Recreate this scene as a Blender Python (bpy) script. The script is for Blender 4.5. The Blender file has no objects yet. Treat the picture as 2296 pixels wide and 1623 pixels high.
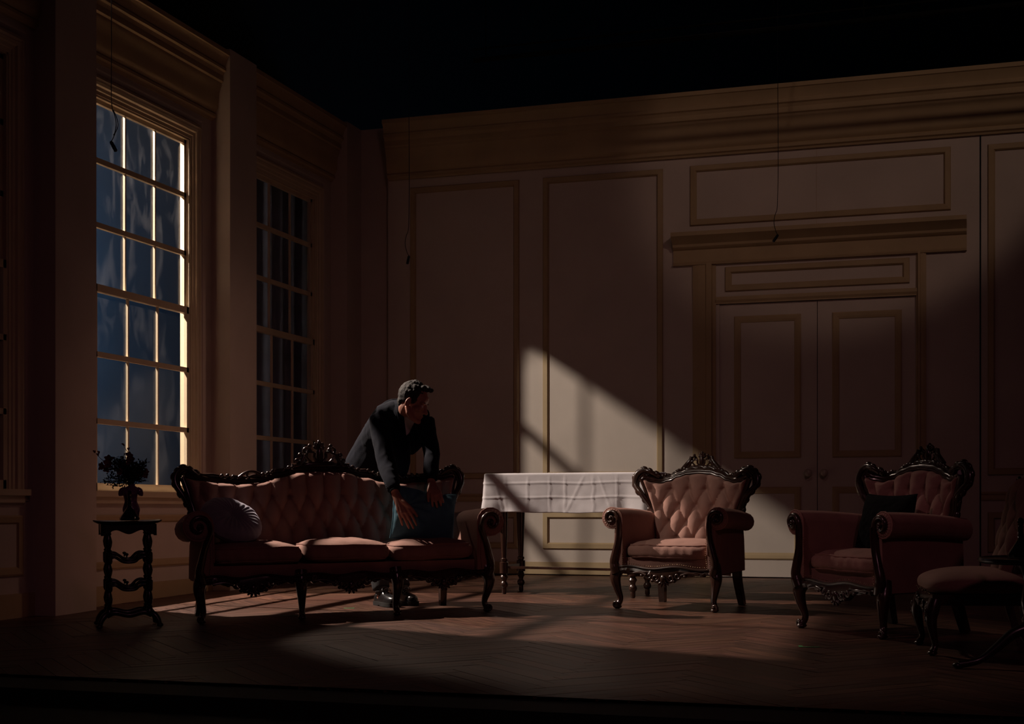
import bpy, bmesh, math, random
from math import sin, cos, pi, sqrt, atan2, radians as rad
from mathutils import Vector, Matrix, Quaternion, noise

# ------------------------------------------------------------------ camera, world, lights
SC = bpy.context.scene
COL = SC.collection
RAKE, RAKE_Y = 0.019, 8.3                       # the stage floor rises slightly upstage
def fz(y): return RAKE * (y - RAKE_Y)

cam_d = bpy.data.cameras.new('camera')
cam = bpy.data.objects.new('camera', cam_d); COL.objects.link(cam)
cam.location = (0, 0, 0.65); cam.rotation_euler = (rad(90), 0, rad(18))
cam_d.sensor_width = 36.0; cam_d.sensor_fit = 'HORIZONTAL'
cam_d.lens = 3200 / 2296 * 36; cam_d.shift_y = 333.5 / 2296
cam_d.clip_end = 200
SC.camera = cam

world = bpy.data.worlds.new('world'); SC.world = world
world.use_nodes = True
bg = world.node_tree.nodes['Background']
bg.inputs[0].default_value = (0.6, 0.35, 0.25, 1); bg.inputs[1].default_value = 0.0008

SC.view_settings.view_transform = 'Standard'
SC.view_settings.look = 'None'
SC.view_settings.gamma = 1.0
SC.view_settings.use_curve_mapping = False
SC.view_settings.exposure = 0.0

def spot(name, loc, target, power, color, size, blend=.3, radius=.08):
    d = bpy.data.lights.new(name, 'SPOT'); d.energy = power; d.color = color
    d.spot_size = rad(size); d.spot_blend = blend; d.shadow_soft_size = radius
    o = bpy.data.objects.new(name, d); COL.objects.link(o); o.location = loc
    o.rotation_euler = (Vector(target) - Vector(loc)).to_track_quat('-Z', 'Y').to_euler()
    return o
def area(name, loc, target, power, color, sx, sy):
    d = bpy.data.lights.new(name, 'AREA'); d.energy = power; d.color = color
    d.shape = 'RECTANGLE'; d.size = sx; d.size_y = sy
    o = bpy.data.objects.new(name, d); COL.objects.link(o); o.location = loc
    o.rotation_euler = (Vector(target) - Vector(loc)).to_track_quat('-Z', 'Y').to_euler()
    return o
# stage lanterns: one outside the left windows, one high upstage left, one for the armchair
spot('lantern_window', (-7.5, 6.78, 4.65), (-3.6, 9.33, 0.0), 1600, (1.0, .87, .73), 62, .12, .055)
spot('lantern_side', (-7.5, 9.0, 4.7), (-3.2, 8.6, 0.0), 3000, (1.0, .80, .66), 60, .12, .03)
spot('lantern_upstage', (-7.3, 12.8, 8.0), (-2.0, 8.0, 0.0), 480, (1.0, .78, .62), 22, .3, .08)
spot('lantern_armchair', (-4.9, 4.2, 5.0), (-2.25, 9.45, 0.68), 420, (1.0, .82, .68), 13, .5, .06)
# two added fills, then front-of-house washes: rose from the right, a small one on the upper right wall
spot('fill_amber_bounce', (0.2, 12.7, 6.5), (-5.45, 9.2, .8), 190, (1.0, .56, .40), 25, 1.0, .4)  # added upstage fill, stands in for light bounced off the lit back wall
spot('fill_back_wall', (-1.0, 4.5, 6.6), (-2.5, 12.2, 2.5), 40, (1.0, .62, .52), 46, 1.0, .4)  # added weak fill that lifts the back wall, not a known lantern
spot('wash_rose', (3.5, -2.0, 6.0), (-1.8, 8.4, 0.4), 110, (1.0, .38, .50), 52, 1.0, .4)
spot('lantern_rose', (-4.6, 3.6, 5.2), (-.75, 7.85, .5), 110, (1.0, .50, .54), 12, .6, .08)
spot('wash_wall', (4.0, 3.0, 7.5), (-0.80, 12.2, 4.05), 280, (1.0, .70, .55), 18.5, .3, .15)
# blue light on the night cloth behind the windows
area('cloth_blue', (-7.7, 10.6, 3.5), (-9.0, 14.0, 2.2), 38, (.13, .50, 1.0), 1.2, .6)

# ------------------------------------------------------------------ materials
def mat(name, col, rough=.6, var=.12, scale=6.0, bump=0.0, bscale=60.0, metal=0.0, sheen=0.0, coat=0.0, spec=.5, aniso=None, trans=0.0):
    m = bpy.data.materials.new(name); m.use_nodes = True
    nt = m.node_tree; N = nt.nodes; L = nt.links
    b = N['Principled BSDF']
    b.inputs['Roughness'].default_value = rough; b.inputs['Metallic'].default_value = metal
    b.inputs['Sheen Weight'].default_value = sheen; b.inputs['Sheen Roughness'].default_value = .4
    b.inputs['Coat Weight'].default_value = coat; b.inputs['Coat Roughness'].default_value = .15
    b.inputs['Specular IOR Level'].default_value = spec
    b.inputs['Transmission Weight'].default_value = trans
    tc = N.new('ShaderNodeTexCoord')
    nz = N.new('ShaderNodeTexNoise'); nz.inputs['Scale'].default_value = scale; nz.inputs['Detail'].default_value = 5
    if aniso:
        mp = N.new('ShaderNodeMapping'); mp.inputs['Scale'].default_value = aniso
        L.new(tc.outputs['Object'], mp.inputs[0]); L.new(mp.outputs[0], nz.inputs['Vector'])
    else:
        L.new(tc.outputs['Object'], nz.inputs['Vector'])
    rp = N.new('ShaderNodeValToRGB')
    c = Vector(col)
    rp.color_ramp.elements[0].position = .3; rp.color_ramp.elements[1].position = .7
    rp.color_ramp.elements[0].color = (*(c * (1 - var)), 1); rp.color_ramp.elements[1].color = (*(c * (1 + var)), 1)
    L.new(nz.outputs['Fac'], rp.inputs[0]); L.new(rp.outputs[0], b.inputs['Base Color'])
    if sheen: b.inputs['Sheen Tint'].default_value = (*(c / max(c)), 1)
    if bump:
        n2 = N.new('ShaderNodeTexNoise'); n2.inputs['Scale'].default_value = bscale; n2.inputs['Detail'].default_value = 4
        bp = N.new('ShaderNodeBump'); bp.inputs['Strength'].default_value = bump; bp.inputs['Distance'].default_value = .003
        L.new(tc.outputs['Object'], n2.inputs['Vector']); L.new(n2.outputs['Fac'], bp.inputs['Height']); L.new(bp.outputs[0], b.inputs['Normal'])
    return m
M = {}
M['wall'] = mat('wall_paint', (.52, .43, .37), .75, .06, 2.5, .25, 160)
M['mould'] = mat('ochre_moulding_paint', (.40, .28, .155), .7, .08, 4, .2, 120)
M['sash'] = mat('sash_paint', (.56, .44, .30), .55, .06, 6, .15, 80)
M['black'] = mat('black_masking', (.0015, .0015, .0015), .9, .2, 3)
M['cloth_blue'] = mat('night_cloth', (.10, .16, .20), .95, .12, 1.2, .2, 30)
M['curtain'] = mat('dark_curtain', (.13, .16, .23), .95, .15, 8, .2, 90)
M['wood'] = mat('carved_mahogany', (.036, .015, .010), .28, .3, 9, .15, 40, coat=.5, aniso=(4, 4, 1))
M['wood_black'] = mat('ebonised_wood', (.016, .010, .008), .35, .3, 9, .15, 50, coat=.3)
M['velvet'] = mat('rose_velvet', (.30, .162, .130), .9, .13, 7, .35, 220, sheen=.15)
M['velvet_dark'] = mat('wine_velvet', (.23, .070, .072), .85, .15, 7, .35, 220, sheen=.4)
M['piping'] = mat('velvet_piping', (.30, .15, .12), .8, .1, 9)
M['nail'] = mat('brass_nail', (.25, .17, .10), .35, .1, 9, metal=.8)
M['linen'] = mat('white_linen', (.48, .46, .48), .85, .04, 12, .25, 300, sheen=.1)
M['grey'] = mat('grey_velvet', (.25, .24, .29), .8, .1, 8, .3, 200, sheen=.4)
M['teal'] = mat('teal_velvet', (.055, .16, .22), .8, .18, 9, .4, 200, sheen=.5)
M['ink'] = mat('black_velvet', (.004, .004, .005), .95, .2, 8, .2, 200, spec=.1)
M['wool'] = mat('navy_black_wool', (.005, .0065, .0135), .95, .2, 20, .4, 300, spec=.2)
M['trouser'] = mat('charcoal_trouser', (.02, .02, .024), .9, .2, 20, .3, 300)
M['sock'] = mat('grey_sock', (.06, .06, .065), .9, .2, 40, .4, 300)
M['shirt'] = mat('pale_shirt', (.60, .52, .53), .8, .05, 12, .2, 200)
M['skin'] = mat('skin', (.38, .18, .13), .5, .06, 18, .1, 120)
_b = M['skin'].node_tree.nodes['Principled BSDF']; _b.inputs['Subsurface Weight'].default_value = .25; _b.inputs['Subsurface Radius'].default_value = (.02, .006, .003); _b.inputs['Subsurface Scale'].default_value = .6
M['hair'] = mat('dark_hair', (.013, .009, .008), .8, .5, 60, .9, 160)
M['leather'] = mat('black_leather', (.012, .012, .013), .25, .2, 20, .2, 90, coat=.3)
M['rubber'] = mat('black_rubber', (.01, .01, .01), .7, .2, 20)
M['purple'] = mat('purple_glazed', (.20, .075, .18), .22, .25, 30, .3, 90, coat=.4)
M['leaf'] = mat('dark_leaf', (.020, .026, .014), .6, .4, 30)
M['stem'] = mat('dark_stem', (.022, .018, .012), .7, .3, 30)
M['petal'] = mat('dark_red_petal', (.16, .022, .03), .6, .3, 30)
M['mic'] = mat('black_cable', (.006, .006, .006), .5, .2, 30)
M['steel'] = mat('dull_steel', (.006, .006, .006), .95, .2, 30, spec=.05)
M['knob'] = mat('porcelain_knob', (.45, .36, .30), .25, .05, 8, coat=.5)
M['tape'] = mat('green_spike_tape', (.08, .30, .10), .6, .1, 30)
M['stagefront'] = mat('black_stage_paint', (.010, .010, .010), .7, .3, 5)
M['label'] = mat('paper_label', (.5, .46, .45), .8, .1, 20)

def floor_material():
    m = bpy.data.materials.new('herringbone_planks'); m.use_nodes = True
    nt = m.node_tree; N = nt.nodes; L = nt.links; b = N['Principled BSDF']
    uv = N.new('ShaderNodeUVMap'); uv.uv_map = 'grain'
    mp = N.new('ShaderNodeMapping'); mp.inputs['Scale'].default_value = (1.6, 26, 1)
    L.new(uv.outputs[0], mp.inputs[0])
    nz = N.new('ShaderNodeTexNoise'); nz.inputs['Scale'].default_value = 2.2; nz.inputs['Detail'].default_value = 7; nz.inputs['Distortion'].default_value = .6
    L.new(mp.outputs[0], nz.inputs['Vector'])
    rp = N.new('ShaderNodeValToRGB')
    rp.color_ramp.elements[0].position = .32; rp.color_ramp.elements[0].color = (.040, .016, .0095, 1)
    rp.color_ramp.elements[1].position = .72; rp.color_ramp.elements[1].color = (.130, .056, .034, 1)
    L.new(nz.outputs['Fac'], rp.inputs[0])
    at = N.new('ShaderNodeAttribute'); at.attribute_name = 'tone'
    mx = N.new('ShaderNodeMix'); mx.data_type = 'RGBA'; mx.blend_type = 'MULTIPLY'; mx.inputs[0].default_value = 1
    L.new(rp.outputs[0], mx.inputs[6]); L.new(at.outputs['Color'], mx.inputs[7])
    L.new(mx.outputs[2], b.inputs['Base Color'])
    mr = N.new('ShaderNodeMapRange'); mr.inputs[3].default_value = .34; mr.inputs[4].default_value = .58
    L.new(nz.outputs['Fac'], mr.inputs[0]); L.new(mr.outputs[0], b.inputs['Roughness'])
    bp = N.new('ShaderNodeBump'); bp.inputs['Strength'].default_value = .25; bp.inputs['Distance'].default_value = .002
    L.new(nz.outputs['Fac'], bp.inputs['Height']); L.new(bp.outputs[0], b.inputs['Normal'])
    b.inputs['Specular IOR Level'].default_value = .4
    return m
M['floor'] = floor_material()

def pane_material():
    m = bpy.data.materials.new('smudged_pane'); m.use_nodes = True
    nt = m.node_tree; N = nt.nodes; L = nt.links
    for n in list(N): N.remove(n)
    out = N.new('ShaderNodeOutputMaterial')
    tr = N.new('ShaderNodeBsdfTransparent'); tr.inputs[0].default_value = (.95, .96, .97, 1)
    gl = N.new('ShaderNodeBsdfGlossy'); gl.inputs['Roughness'].default_value = .12
    df = N.new('ShaderNodeBsdfTranslucent'); df.inputs[0].default_value = (.75, .75, .78, 1)
    lw = N.new('ShaderNodeLayerWeight')
    pw = N.new('ShaderNodeMath'); pw.operation = 'POWER'; pw.inputs[1].default_value = 5; L.new(lw.outputs['Facing'], pw.inputs[0])
    ad = N.new('ShaderNodeMath'); ad.operation = 'MULTIPLY_ADD'; ad.inputs[1].default_value = .7; ad.inputs[2].default_value = .03; L.new(pw.outputs[0], ad.inputs[0])
    m1 = N.new('ShaderNodeMixShader'); L.new(ad.outputs[0], m1.inputs[0]); L.new(tr.outputs[0], m1.inputs[1]); L.new(gl.outputs[0], m1.inputs[2])
    tc = N.new('ShaderNodeTexCoord')
    mp = N.new('ShaderNodeMapping'); mp.inputs['Scale'].default_value = (1, 2.6, 1.3); L.new(tc.outputs['Object'], mp.inputs[0])
    nz = N.new('ShaderNodeTexNoise'); nz.inputs['Scale'].default_value = 2.2; nz.inputs['Detail'].default_value = 12; nz.inputs['Distortion'].default_value = .5
    L.new(mp.outputs[0], nz.inputs['Vector'])
    rp = N.new('ShaderNodeValToRGB')
    rp.color_ramp.elements[0].position = .50; rp.color_ramp.elements[0].color = (.0004, .0004, .0004, 1)
    rp.color_ramp.elements[1].position = .85; rp.color_ramp.elements[1].color = (.008, .008, .008, 1)
    L.new(nz.outputs['Fac'], rp.inputs[0])
    m2 = N.new('ShaderNodeMixShader'); L.new(rp.outputs[0], m2.inputs[0]); L.new(m1.outputs[0], m2.inputs[1]); L.new(df.outputs[0], m2.inputs[2])
    L.new(m2.outputs[0], out.inputs[0])
    return m
M['pane'] = pane_material()
def dark_glass():
    m = bpy.data.materials.new('dark_cut_glass'); m.use_nodes = True
    b = m.node_tree.nodes['Principled BSDF']
    b.inputs['Base Color'].default_value = (.012, .006, .010, 1); b.inputs['Roughness'].default_value = .04
    b.inputs['Specular IOR Level'].default_value = .9; b.inputs['Coat Weight'].default_value = 1; b.inputs['Coat Roughness'].default_value = .02
    return m
M['decanter'] = dark_glass()

# ------------------------------------------------------------------ mesh helpers
def cr(pts, n=8, closed=False):
    P = [Vector(p) for p in pts]; out = []
    m = len(P)
    rng = m if closed else m - 1
    for i in range(rng):
        if closed: a, b, c, d = P[(i - 1) % m], P[i], P[(i + 1) % m], P[(i + 2) % m]
        else: a, b, c, d = P[max(i - 1, 0)], P[i], P[i + 1], P[min(i + 2, m - 1)]
        for k in range(n):
            t = k / n
            out.append(.5 * ((2 * b) + (c - a) * t + (2 * a - 5 * b + 4 * c - d) * t * t + (3 * b - a - 3 * c + d) * t ** 3))
    if not closed: out.append(P[-1])
    return out
def crs(vals, n=8):
    return [v.x for v in cr([(v, 0, 0) for v in vals], n)]

class MB:
    def __init__(s): s.v = []; s.f = []
    def add(s, vs, fs):
        o = len(s.v); s.v += [tuple(v) for v in vs]; s.f += [tuple(i + o for i in f) for f in fs]
    def box(s, x0, x1, y0, y1, z0, z1):
        if x0 > x1: x0, x1 = x1, x0
        if y0 > y1: y0, y1 = y1, y0
        vs = [(x, y, z) for z in (z0, z1) for y in (y0, y1) for x in (x0, x1)]
        s.add(vs, [(0, 2, 3, 1), (4, 5, 7, 6), (0, 1, 5, 4), (2, 6, 7, 3), (0, 4, 6, 2), (1, 3, 7, 5)])
        return s
    def tube(s, pts, r, n=10, sc=(1, 1), closed=False, up=None):
        P = [Vector(p) for p in pts]; m = len(P)
        R = r if isinstance(r, (list, tuple)) else [r] * m
        if len(R) != m: R = [R[min(len(R) - 1, int(i * (len(R) - 1) / max(1, m - 1)))] + (R[min(len(R) - 1, int(i * (len(R) - 1) / max(1, m - 1)) + 1)] - R[min(len(R) - 1, int(i * (len(R) - 1) / max(1, m - 1)))]) * ((i * (len(R) - 1) / max(1, m - 1)) % 1) for i in range(m)]
        def tan(i):
            if closed: return (P[(i + 1) % m] - P[i - 1]).normalized()
            return (P[min(i + 1, m - 1)] - P[max(i - 1, 0)]).normalized()
        t = tan(0)
        u = Vector(up) if up else (Vector((0, 1, 0)) if abs(t.y) < .9 else Vector((1, 0, 0)))
        vs = []
        for i in range(m):
            t = tan(i)
            if t.length < 1e-6: t = Vector((0, 0, 1))
            u = (Vector(up) if up and abs(Vector(up).normalized().dot(t)) < .98 else u); u = u - t * u.dot(t)
            if u.length < 1e-5: u = t.orthogonal()
            u.normalize(); w = t.cross(u)
            for k in range(n):
                a = 2 * pi * k / n
                vs.append(P[i] + (u * cos(a) * sc[0] + w * sin(a) * sc[1]) * R[i])
        fs = []
        for i in range(m if closed else m - 1):
            for k in range(n):
                a, b = i * n + k, i * n + (k + 1) % n; c = ((i + 1) % m) * n
                fs.append((a, b, c + (k + 1) % n, c + k))
        if not closed:
            fs.append(tuple(range(n - 1, -1, -1))); fs.append(tuple((m - 1) * n + k for k in range(n)))
        s.add(vs, fs); return s
    def lathe(s, prof, n=20, c=(0, 0, 0), sc=(1, 1)):
        vs = []
        for r, z in prof:
            for k in range(n):
                a = 2 * pi * k / n; vs.append((c[0] + r * cos(a) * sc[0], c[1] + r * sin(a) * sc[1], c[2] + z))
        fs = [(i * n + k, i * n + (k + 1) % n, (i + 1) * n + (k + 1) % n, (i + 1) * n + k) for i in range(len(prof) - 1) for k in range(n)]
        fs.append(tuple(range(n - 1, -1, -1))); fs.append(tuple((len(prof) - 1) * n + k for k in range(n)))
        s.add(vs, fs); return s
    def ell(s, c, r, n=10, m=7, R=None):
        vs = []; c = Vector(c)
        for i in range(m + 1):
            th = pi * (i + .001) / (m + .002)
            for k in range(n):
                a = 2 * pi * k / n
                p = Vector((r[0] * sin(th) * cos(a), r[1] * sin(th) * sin(a), r[2] * cos(th)))
                if R: p = R @ p
                vs.append(c + p)
        fs = [(i * n + k, (i + 1) * n + k, (i + 1) * n + (k + 1) % n, i * n + (k + 1) % n) for i in range(m) for k in range(n)]
        s.add(vs, fs); return s
    def grid(s, fn, nu, nv, cu=False, flip=False):
        vs = [fn(i / nu, j / nv) for i in range(nu if cu else nu + 1) for j in range(nv + 1)]
        w = nv + 1; fs = []
        for i in range(nu):
            for j in range(nv):
                a = i * w + j; b = ((i + 1) % nu if cu else i + 1) * w + j
                f = (a, b, b + 1, a + 1); fs.append(f[::-1] if flip else f)
        s.add(vs, fs); return s
    def poly_ext(s, pts2, conv, a0, a1):
        n = len(pts2)
        vs = [conv(p, a0) for p in pts2] + [conv(p, a1) for p in pts2]
        s.add(vs, [(i, (i + 1) % n, n + (i + 1) % n, n + i) for i in range(n)] + [tuple(range(n - 1, -1, -1)), tuple(range(n, 2 * n))])
        return s
    def xf(s, Mx):
        s.v = [tuple(Mx @ Vector(v)) for v in s.v]; return s
    def build(s, name, material, parent=None, smooth=True, angle=50, kind=None, loc=None, label=None, recalc=True):
        me = bpy.data.meshes.new(name); me.from_pydata(s.v, [], s.f); me.update()
        if recalc:
            bm = bmesh.new(); bm.from_mesh(me); bmesh.ops.recalc_face_normals(bm, faces=bm.faces); bm.to_mesh(me); bm.free()
        if smooth:
            me.polygons.foreach_set('use_smooth', [True] * len(me.polygons))
            me.set_sharp_from_angle(angle=rad(angle))
        for mm in (material if isinstance(material, list) else [material]): me.materials.append(mm)
        o = bpy.data.objects.new(name, me); COL.objects.link(o)
        if parent: o.parent = parent
        if kind: o['kind'] = kind
        if loc: o.location = loc
        if label: o['label'] = label
        return o

def frame2(axis_mat, x0, x1, z0, z1, w, prof):
    """mitred picture-frame moulding; prof = [(offset inward, height)], axis_mat maps (a, b, height) to world"""
    vs = []; fs = []; n = len(prof)
    for (d, h) in prof:
        for (x, z) in ((x0 + d, z0 + d), (x1 - d, z0 + d), (x1 - d, z1 - d), (x0 + d, z1 - d)): vs.append(axis_mat(x, z, h))
    for i in range(n - 1):
        for k in range(4): fs.append((i * 4 + k, i * 4 + (k + 1) % 4, (i + 1) * 4 + (k + 1) % 4, (i + 1) * 4 + k))
    m = MB(); m.add(vs, fs); return m

def thing(name, label, cat, x, y, yaw=0, group=None, z=None, tilt=True, kind=None):
    o = bpy.data.objects.new(name, None); COL.objects.link(o); o.empty_display_size = .1
    o.location = (x, y, fz(y) if z is None else z)
    R = Matrix.Rotation(rad(yaw), 4, 'Z')
    if tilt: R = Matrix.Rotation(math.atan(RAKE), 4, 'X') @ R
    o.rotation_euler = R.to_euler()
    tag(o, label, cat, group, kind); return o
def tag(o, label=None, cat=None, group=None, kind=None):
    if label: o['label'] = label
    if cat: o['category'] = cat
    if group: o['group'] = group
    if kind: o['kind'] = kind
    return o
def dup(root, label):
    r = root.copy(); COL.objects.link(r); r['label'] = label
    for ch in list(root.children):
        c = ch.copy(); COL.objects.link(c); c.parent = r
        for g in ch.children:
            d = g.copy(); COL.objects.link(d); d.parent = c
    return r
def set_place(o, x, y, yaw):
    o.location = (x, y, fz(y))
    o.rotation_euler = (Matrix.Rotation(math.atan(RAKE), 4, 'X') @ Matrix.Rotation(rad(yaw), 4, 'Z')).to_euler()

# ------------------------------------------------------------------ setting
XL, XP, YB = -5.67, -5.505, 12.25               # left wall face, pilaster face, back wall face
def make_floor():
    Lp, Wp = .70, .0875
    x0, x1, y0, y1 = -6.4, 2.6, 5.215, 12.6
    rnd = random.Random(4)
    bm = bmesh.new(); uvl = bm.loops.layers.uv.new('grain'); cl = bm.loops.layers.float_color.new('tone')
    c45 = sqrt(.5); ox, oy = -1.627, 5.94
    def toxy(p, q): return ((p - q) * c45 + ox, (p + q) * c45 + oy)
    g = .0012
    def plank(px, qx, pl, ql, horiz):
        cx, cy = toxy(px + pl / 2, qx + ql / 2)
        if not (x0 - .6 < cx < x1 + .6 and y0 - .6 < cy < y1 + .6): return
        tone = rnd.uniform(.72, 1.22); t = (tone, tone * rnd.uniform(.94, 1.04), tone * rnd.uniform(.92, 1.04), 1)
        uo, vo = rnd.uniform(0, 50), rnd.uniform(0, 50)
        dz = [rnd.uniform(-.0009, .0009) for _ in range(4)]
        cs = [(px + g, qx + g), (px + pl - g, qx + g), (px + pl - g, qx + ql - g), (px + g, qx + ql - g)]
        top = []; low = []
        for (p, q), d in zip(cs, dz):
            X, Y = toxy(p, q)
            Xc, Yc = X, Y
            top.append(bm.verts.new((Xc, Yc, fz(Yc) + d))); low.append(bm.verts.new((Xc, Yc, fz(Yc) - .012)))
        for vs in [top] + [[top[i], low[i], low[(i + 1) % 4], top[(i + 1) % 4]] for i in range(4)]:
            try: f = bm.faces.new(vs)
            except ValueError: continue
            for lo in f.loops:
                k = (top + low).index(lo.vert) % 4; p, q = cs[k]
                lo[uvl].uv = ((p - px) + uo, (q - qx) + vo) if horiz else ((q - qx) + uo, (p - px) + vo)
                lo[cl] = t
    for k in range(-160, 260):
        for m in range(-14, 15):
            bx, by = k * Wp + m * Lp, k * Wp - m * Lp
            X, Y = toxy(bx, by)
            if not (x0 - 2 < X < x1 + 2 and y0 - 2 < Y < y1 + 2): continue
            plank(bx, by, Lp, Wp, True)
            plank(bx + Lp, by + Wp - Lp, Wp, Lp, False)
    for co, no in (((x0, 0, 0), (-1, 0, 0)), ((x1, 0, 0), (1, 0, 0)), ((0, y0, 0), (0, -1, 0)), ((0, y1, 0), (0, 1, 0))):
        bmesh.ops.bisect_plane(bm, geom=bm.verts[:] + bm.edges[:] + bm.faces[:], plane_co=co, plane_no=no, clear_outer=True)
    bmesh.ops.recalc_face_normals(bm, faces=bm.faces)
    # under-floor slab
    for vs in [((x0, y0), (x1, y0), (x1, y1), (x0, y1))]:
        f = bm.faces.new([bm.verts.new((X, Y, fz(Y) - .010)) for X, Y in vs])
        for lo in f.loops: lo[cl] = (.08, .08, .08, 1)
    me = bpy.data.meshes.new('floor'); bm.to_mesh(me); bm.free()
    me.materials.append(M['floor'])
    o = bpy.data.objects.new('floor', me); COL.objects.link(o); o['kind'] = 'structure'
    return o
make_floor()
b = MB(); b.box(-9, 5, 4.9, 5.215, fz(5.215) - 1.0, fz(5.215) - .012); b.build('trim_stage_edge', M['stagefront'], kind='structure', smooth=False)
b = MB(); b.box(-9, 5, 3.0, 4.9, -1.1, -.13); b.build('floor_front', M['stagefront'], kind='structure', smooth=False)
b = MB(); b.box(-12, 6, 5.2, 18.4, -.6, -.25); b.build('floor_under', M['black'], kind='structure', smooth=False)

# windows: opening y0..y1, z .80..3.49
WIN = [(6.14, 7.40), (8.30, 9.54), (10.46, 11.70)]
WZ0, WZ1 = .78, 3.47
def wall_left():
    b = MB(); xa, xb = XL - .075, XL
    top = 4.235
    b.box(xa, xb, 4.6, YB + .15, -.15, WZ0); b.box(xa, xb, 4.6, YB + .15, WZ1, top)
    ys = [4.6] + [v for w in WIN for v in w] + [YB + .15]
    for i in range(0, len(ys), 2): b.box(xa, xb, ys[i], ys[i + 1], WZ0, WZ1)
    o = b.build('wall_left', M['wall'], kind='structure', smooth=False)
    PROF = [(0, 0), (0, .010), (.012, .016), (.045, .012), (.052, .004), (.056, 0)]
    for (y0, y1) in WIN:
        conv = lambda a, z, h: (XL + h, a, z)
        frame2(conv, y0 - .12, y1 + .14, .245, .622, .05, PROF).build('panel_moulding', M['mould'], o, smooth=False)
        frame2(conv, y0 - .17, y1 + .20, WZ1 - 2.76, 3.665, .03, [(0, 0), (0, .008), (.018, .008), (.026, 0)]).build('bay_moulding', M['wall'], o, smooth=False)
        m = MB(); m.box(XL, XL + .014, y0 - .21, y1 + .32, -.1, .135); m.build('baseboard', M['mould'], o, smooth=False)
    return o
wall_left()
def pilasters():
    for i, (y0, y1) in enumerate([(7.65, 8.09), (9.86, 10.29), (12.03, YB + .1), (5.2, 5.72)]):
        b = MB(); b.box(XL, XP, y0, y1, -.15, 4.235)
        o = b.build('trim_pilaster', M['wall'], kind='structure', smooth=False)
pilasters()
CORN = [(0, 3.69), (.022, 3.69), (.028, 3.705), (.045, 3.715), (.045, 3.735), (.034, 3.75), (.05, 3.765), (.062, 3.79), (.066, 3.86), (.076, 3.92), (.092, 3.955),
        (.092, 3.975), (.108, 3.985), (.108, 4.005), (.104, 4.03), (.116, 4.055), (.132, 4.065), (.132, 4.085), (.124, 4.10), (.134, 4.14), (.155, 4.175), (.165, 4.18), (.165, 4.215), (0, 4.215)]
def cornices():
    for (y0, y1) in ((5.72, 7.65), (8.09, 9.86), (10.29, 12.03)):
        m = MB(); m.poly_ext(CORN, lambda p, a: (XL + p[0], a, p[1]), y0, y1); m.build('trim_cornice_left', M['mould'], kind='structure', angle=25)
    m = MB(); m.poly_ext([(p * 1.05, z + .02) for p, z in CORN], lambda p, a: (a, YB - p[0], p[1]), -5.18, 3.2); m.build('trim_cornice_back', M['mould'], kind='structure', angle=25)
cornices()

def window(i, y0, y1):
    w = bpy.data.objects.new('window_%d' % (i + 1), None); COL.objects.link(w); w.location = (XL, (y0 + y1) / 2, WZ0); w['kind'] = 'structure'
    hw = (y1 - y0) / 2; H = WZ1 - WZ0
    # everything local: x into room, y along wall, z up from sill
    c = MB()                                             # casing: three-step architrave
    def step(a, h, t0=0):
        pass
    prof = [(0, 0), (0, .026), (.02, .034), (.035, .024), (.04, .030), (.062, .026), (.070, .014), (.092, .012), (.098, .005), (.122, .004), (.122, 0)]
    for s in (-1, 1):
        c.poly_ext(prof, lambda p, a, s=s: (p[1], s * (hw + .125 - p[0]), a), -.03, H + .105)
    c.poly_ext(prof, lambda p, a: (p[1], a, H + .125 - p[0]), -hw - .125, hw + .125)
    c.build('casing', M['sash'], w, smooth=False)
    j = MB()
    for s in (-1, 1): j.box(-.075, .0, s * hw, s * (hw - .012), 0, H)
    j.box(-.075, 0, -hw, hw, H - .012, H); j.build('jamb', M['sash'], w, smooth=False)
    sl = MB(); sl.box(-.075, .055, -hw - .16, hw + .16, -.035, .004); sl.box(0, .03, -hw - .13, hw + .13, -.08, -.035)
    sl.build('sill', M['sash'], w, smooth=False)
    mid = H * .515
    hw2 = hw - .012
    def sash(name, xc, z0, z1, zs, lower):
        t = .013
        m = MB(); st = .030
        for s in (-1, 1): m.box(xc - t, xc + t, s * hw2, s * (hw2 - st), z0, z1)
        m.box(xc - t, xc + t, -hw2, hw2, z0, z0 + (.055 if lower else .05)); m.box(xc - t, xc + t, -hw2, hw2, z1 - .05 if lower else z1 - .03, z1)
        wid = 2 * hw2 - 2 * st
        for k in (1, 2):
            yc = -hw2 + st + wid * k / 3
            m.box(xc - .010, xc + .006, yc - .008, yc + .008, z0, z1)
        for z in zs: m.box(xc - .014, xc + .013, -hw2, hw2, z - .018, z + .018)
        o = m.build(name, M['sash'], w, smooth=False)
        g = MB(); g.box(xc - .0125, xc - .0095, -hw2 + .01, hw2 - .01, z0 + .01, z1 - .01); g.build('pane', M['pane'], o, smooth=False)
        return o
    sash('upper_sash', -.036, mid - .022, H - .012, [3.04 - WZ0, 2.60 - WZ0], False)
    sash('lower_sash', -.0125, .004, mid + .026, [1.715 - WZ0, 1.26 - WZ0], True)
    return w
for i, (y0, y1) in enumerate(WIN): window(i, y0, y1)

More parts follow.
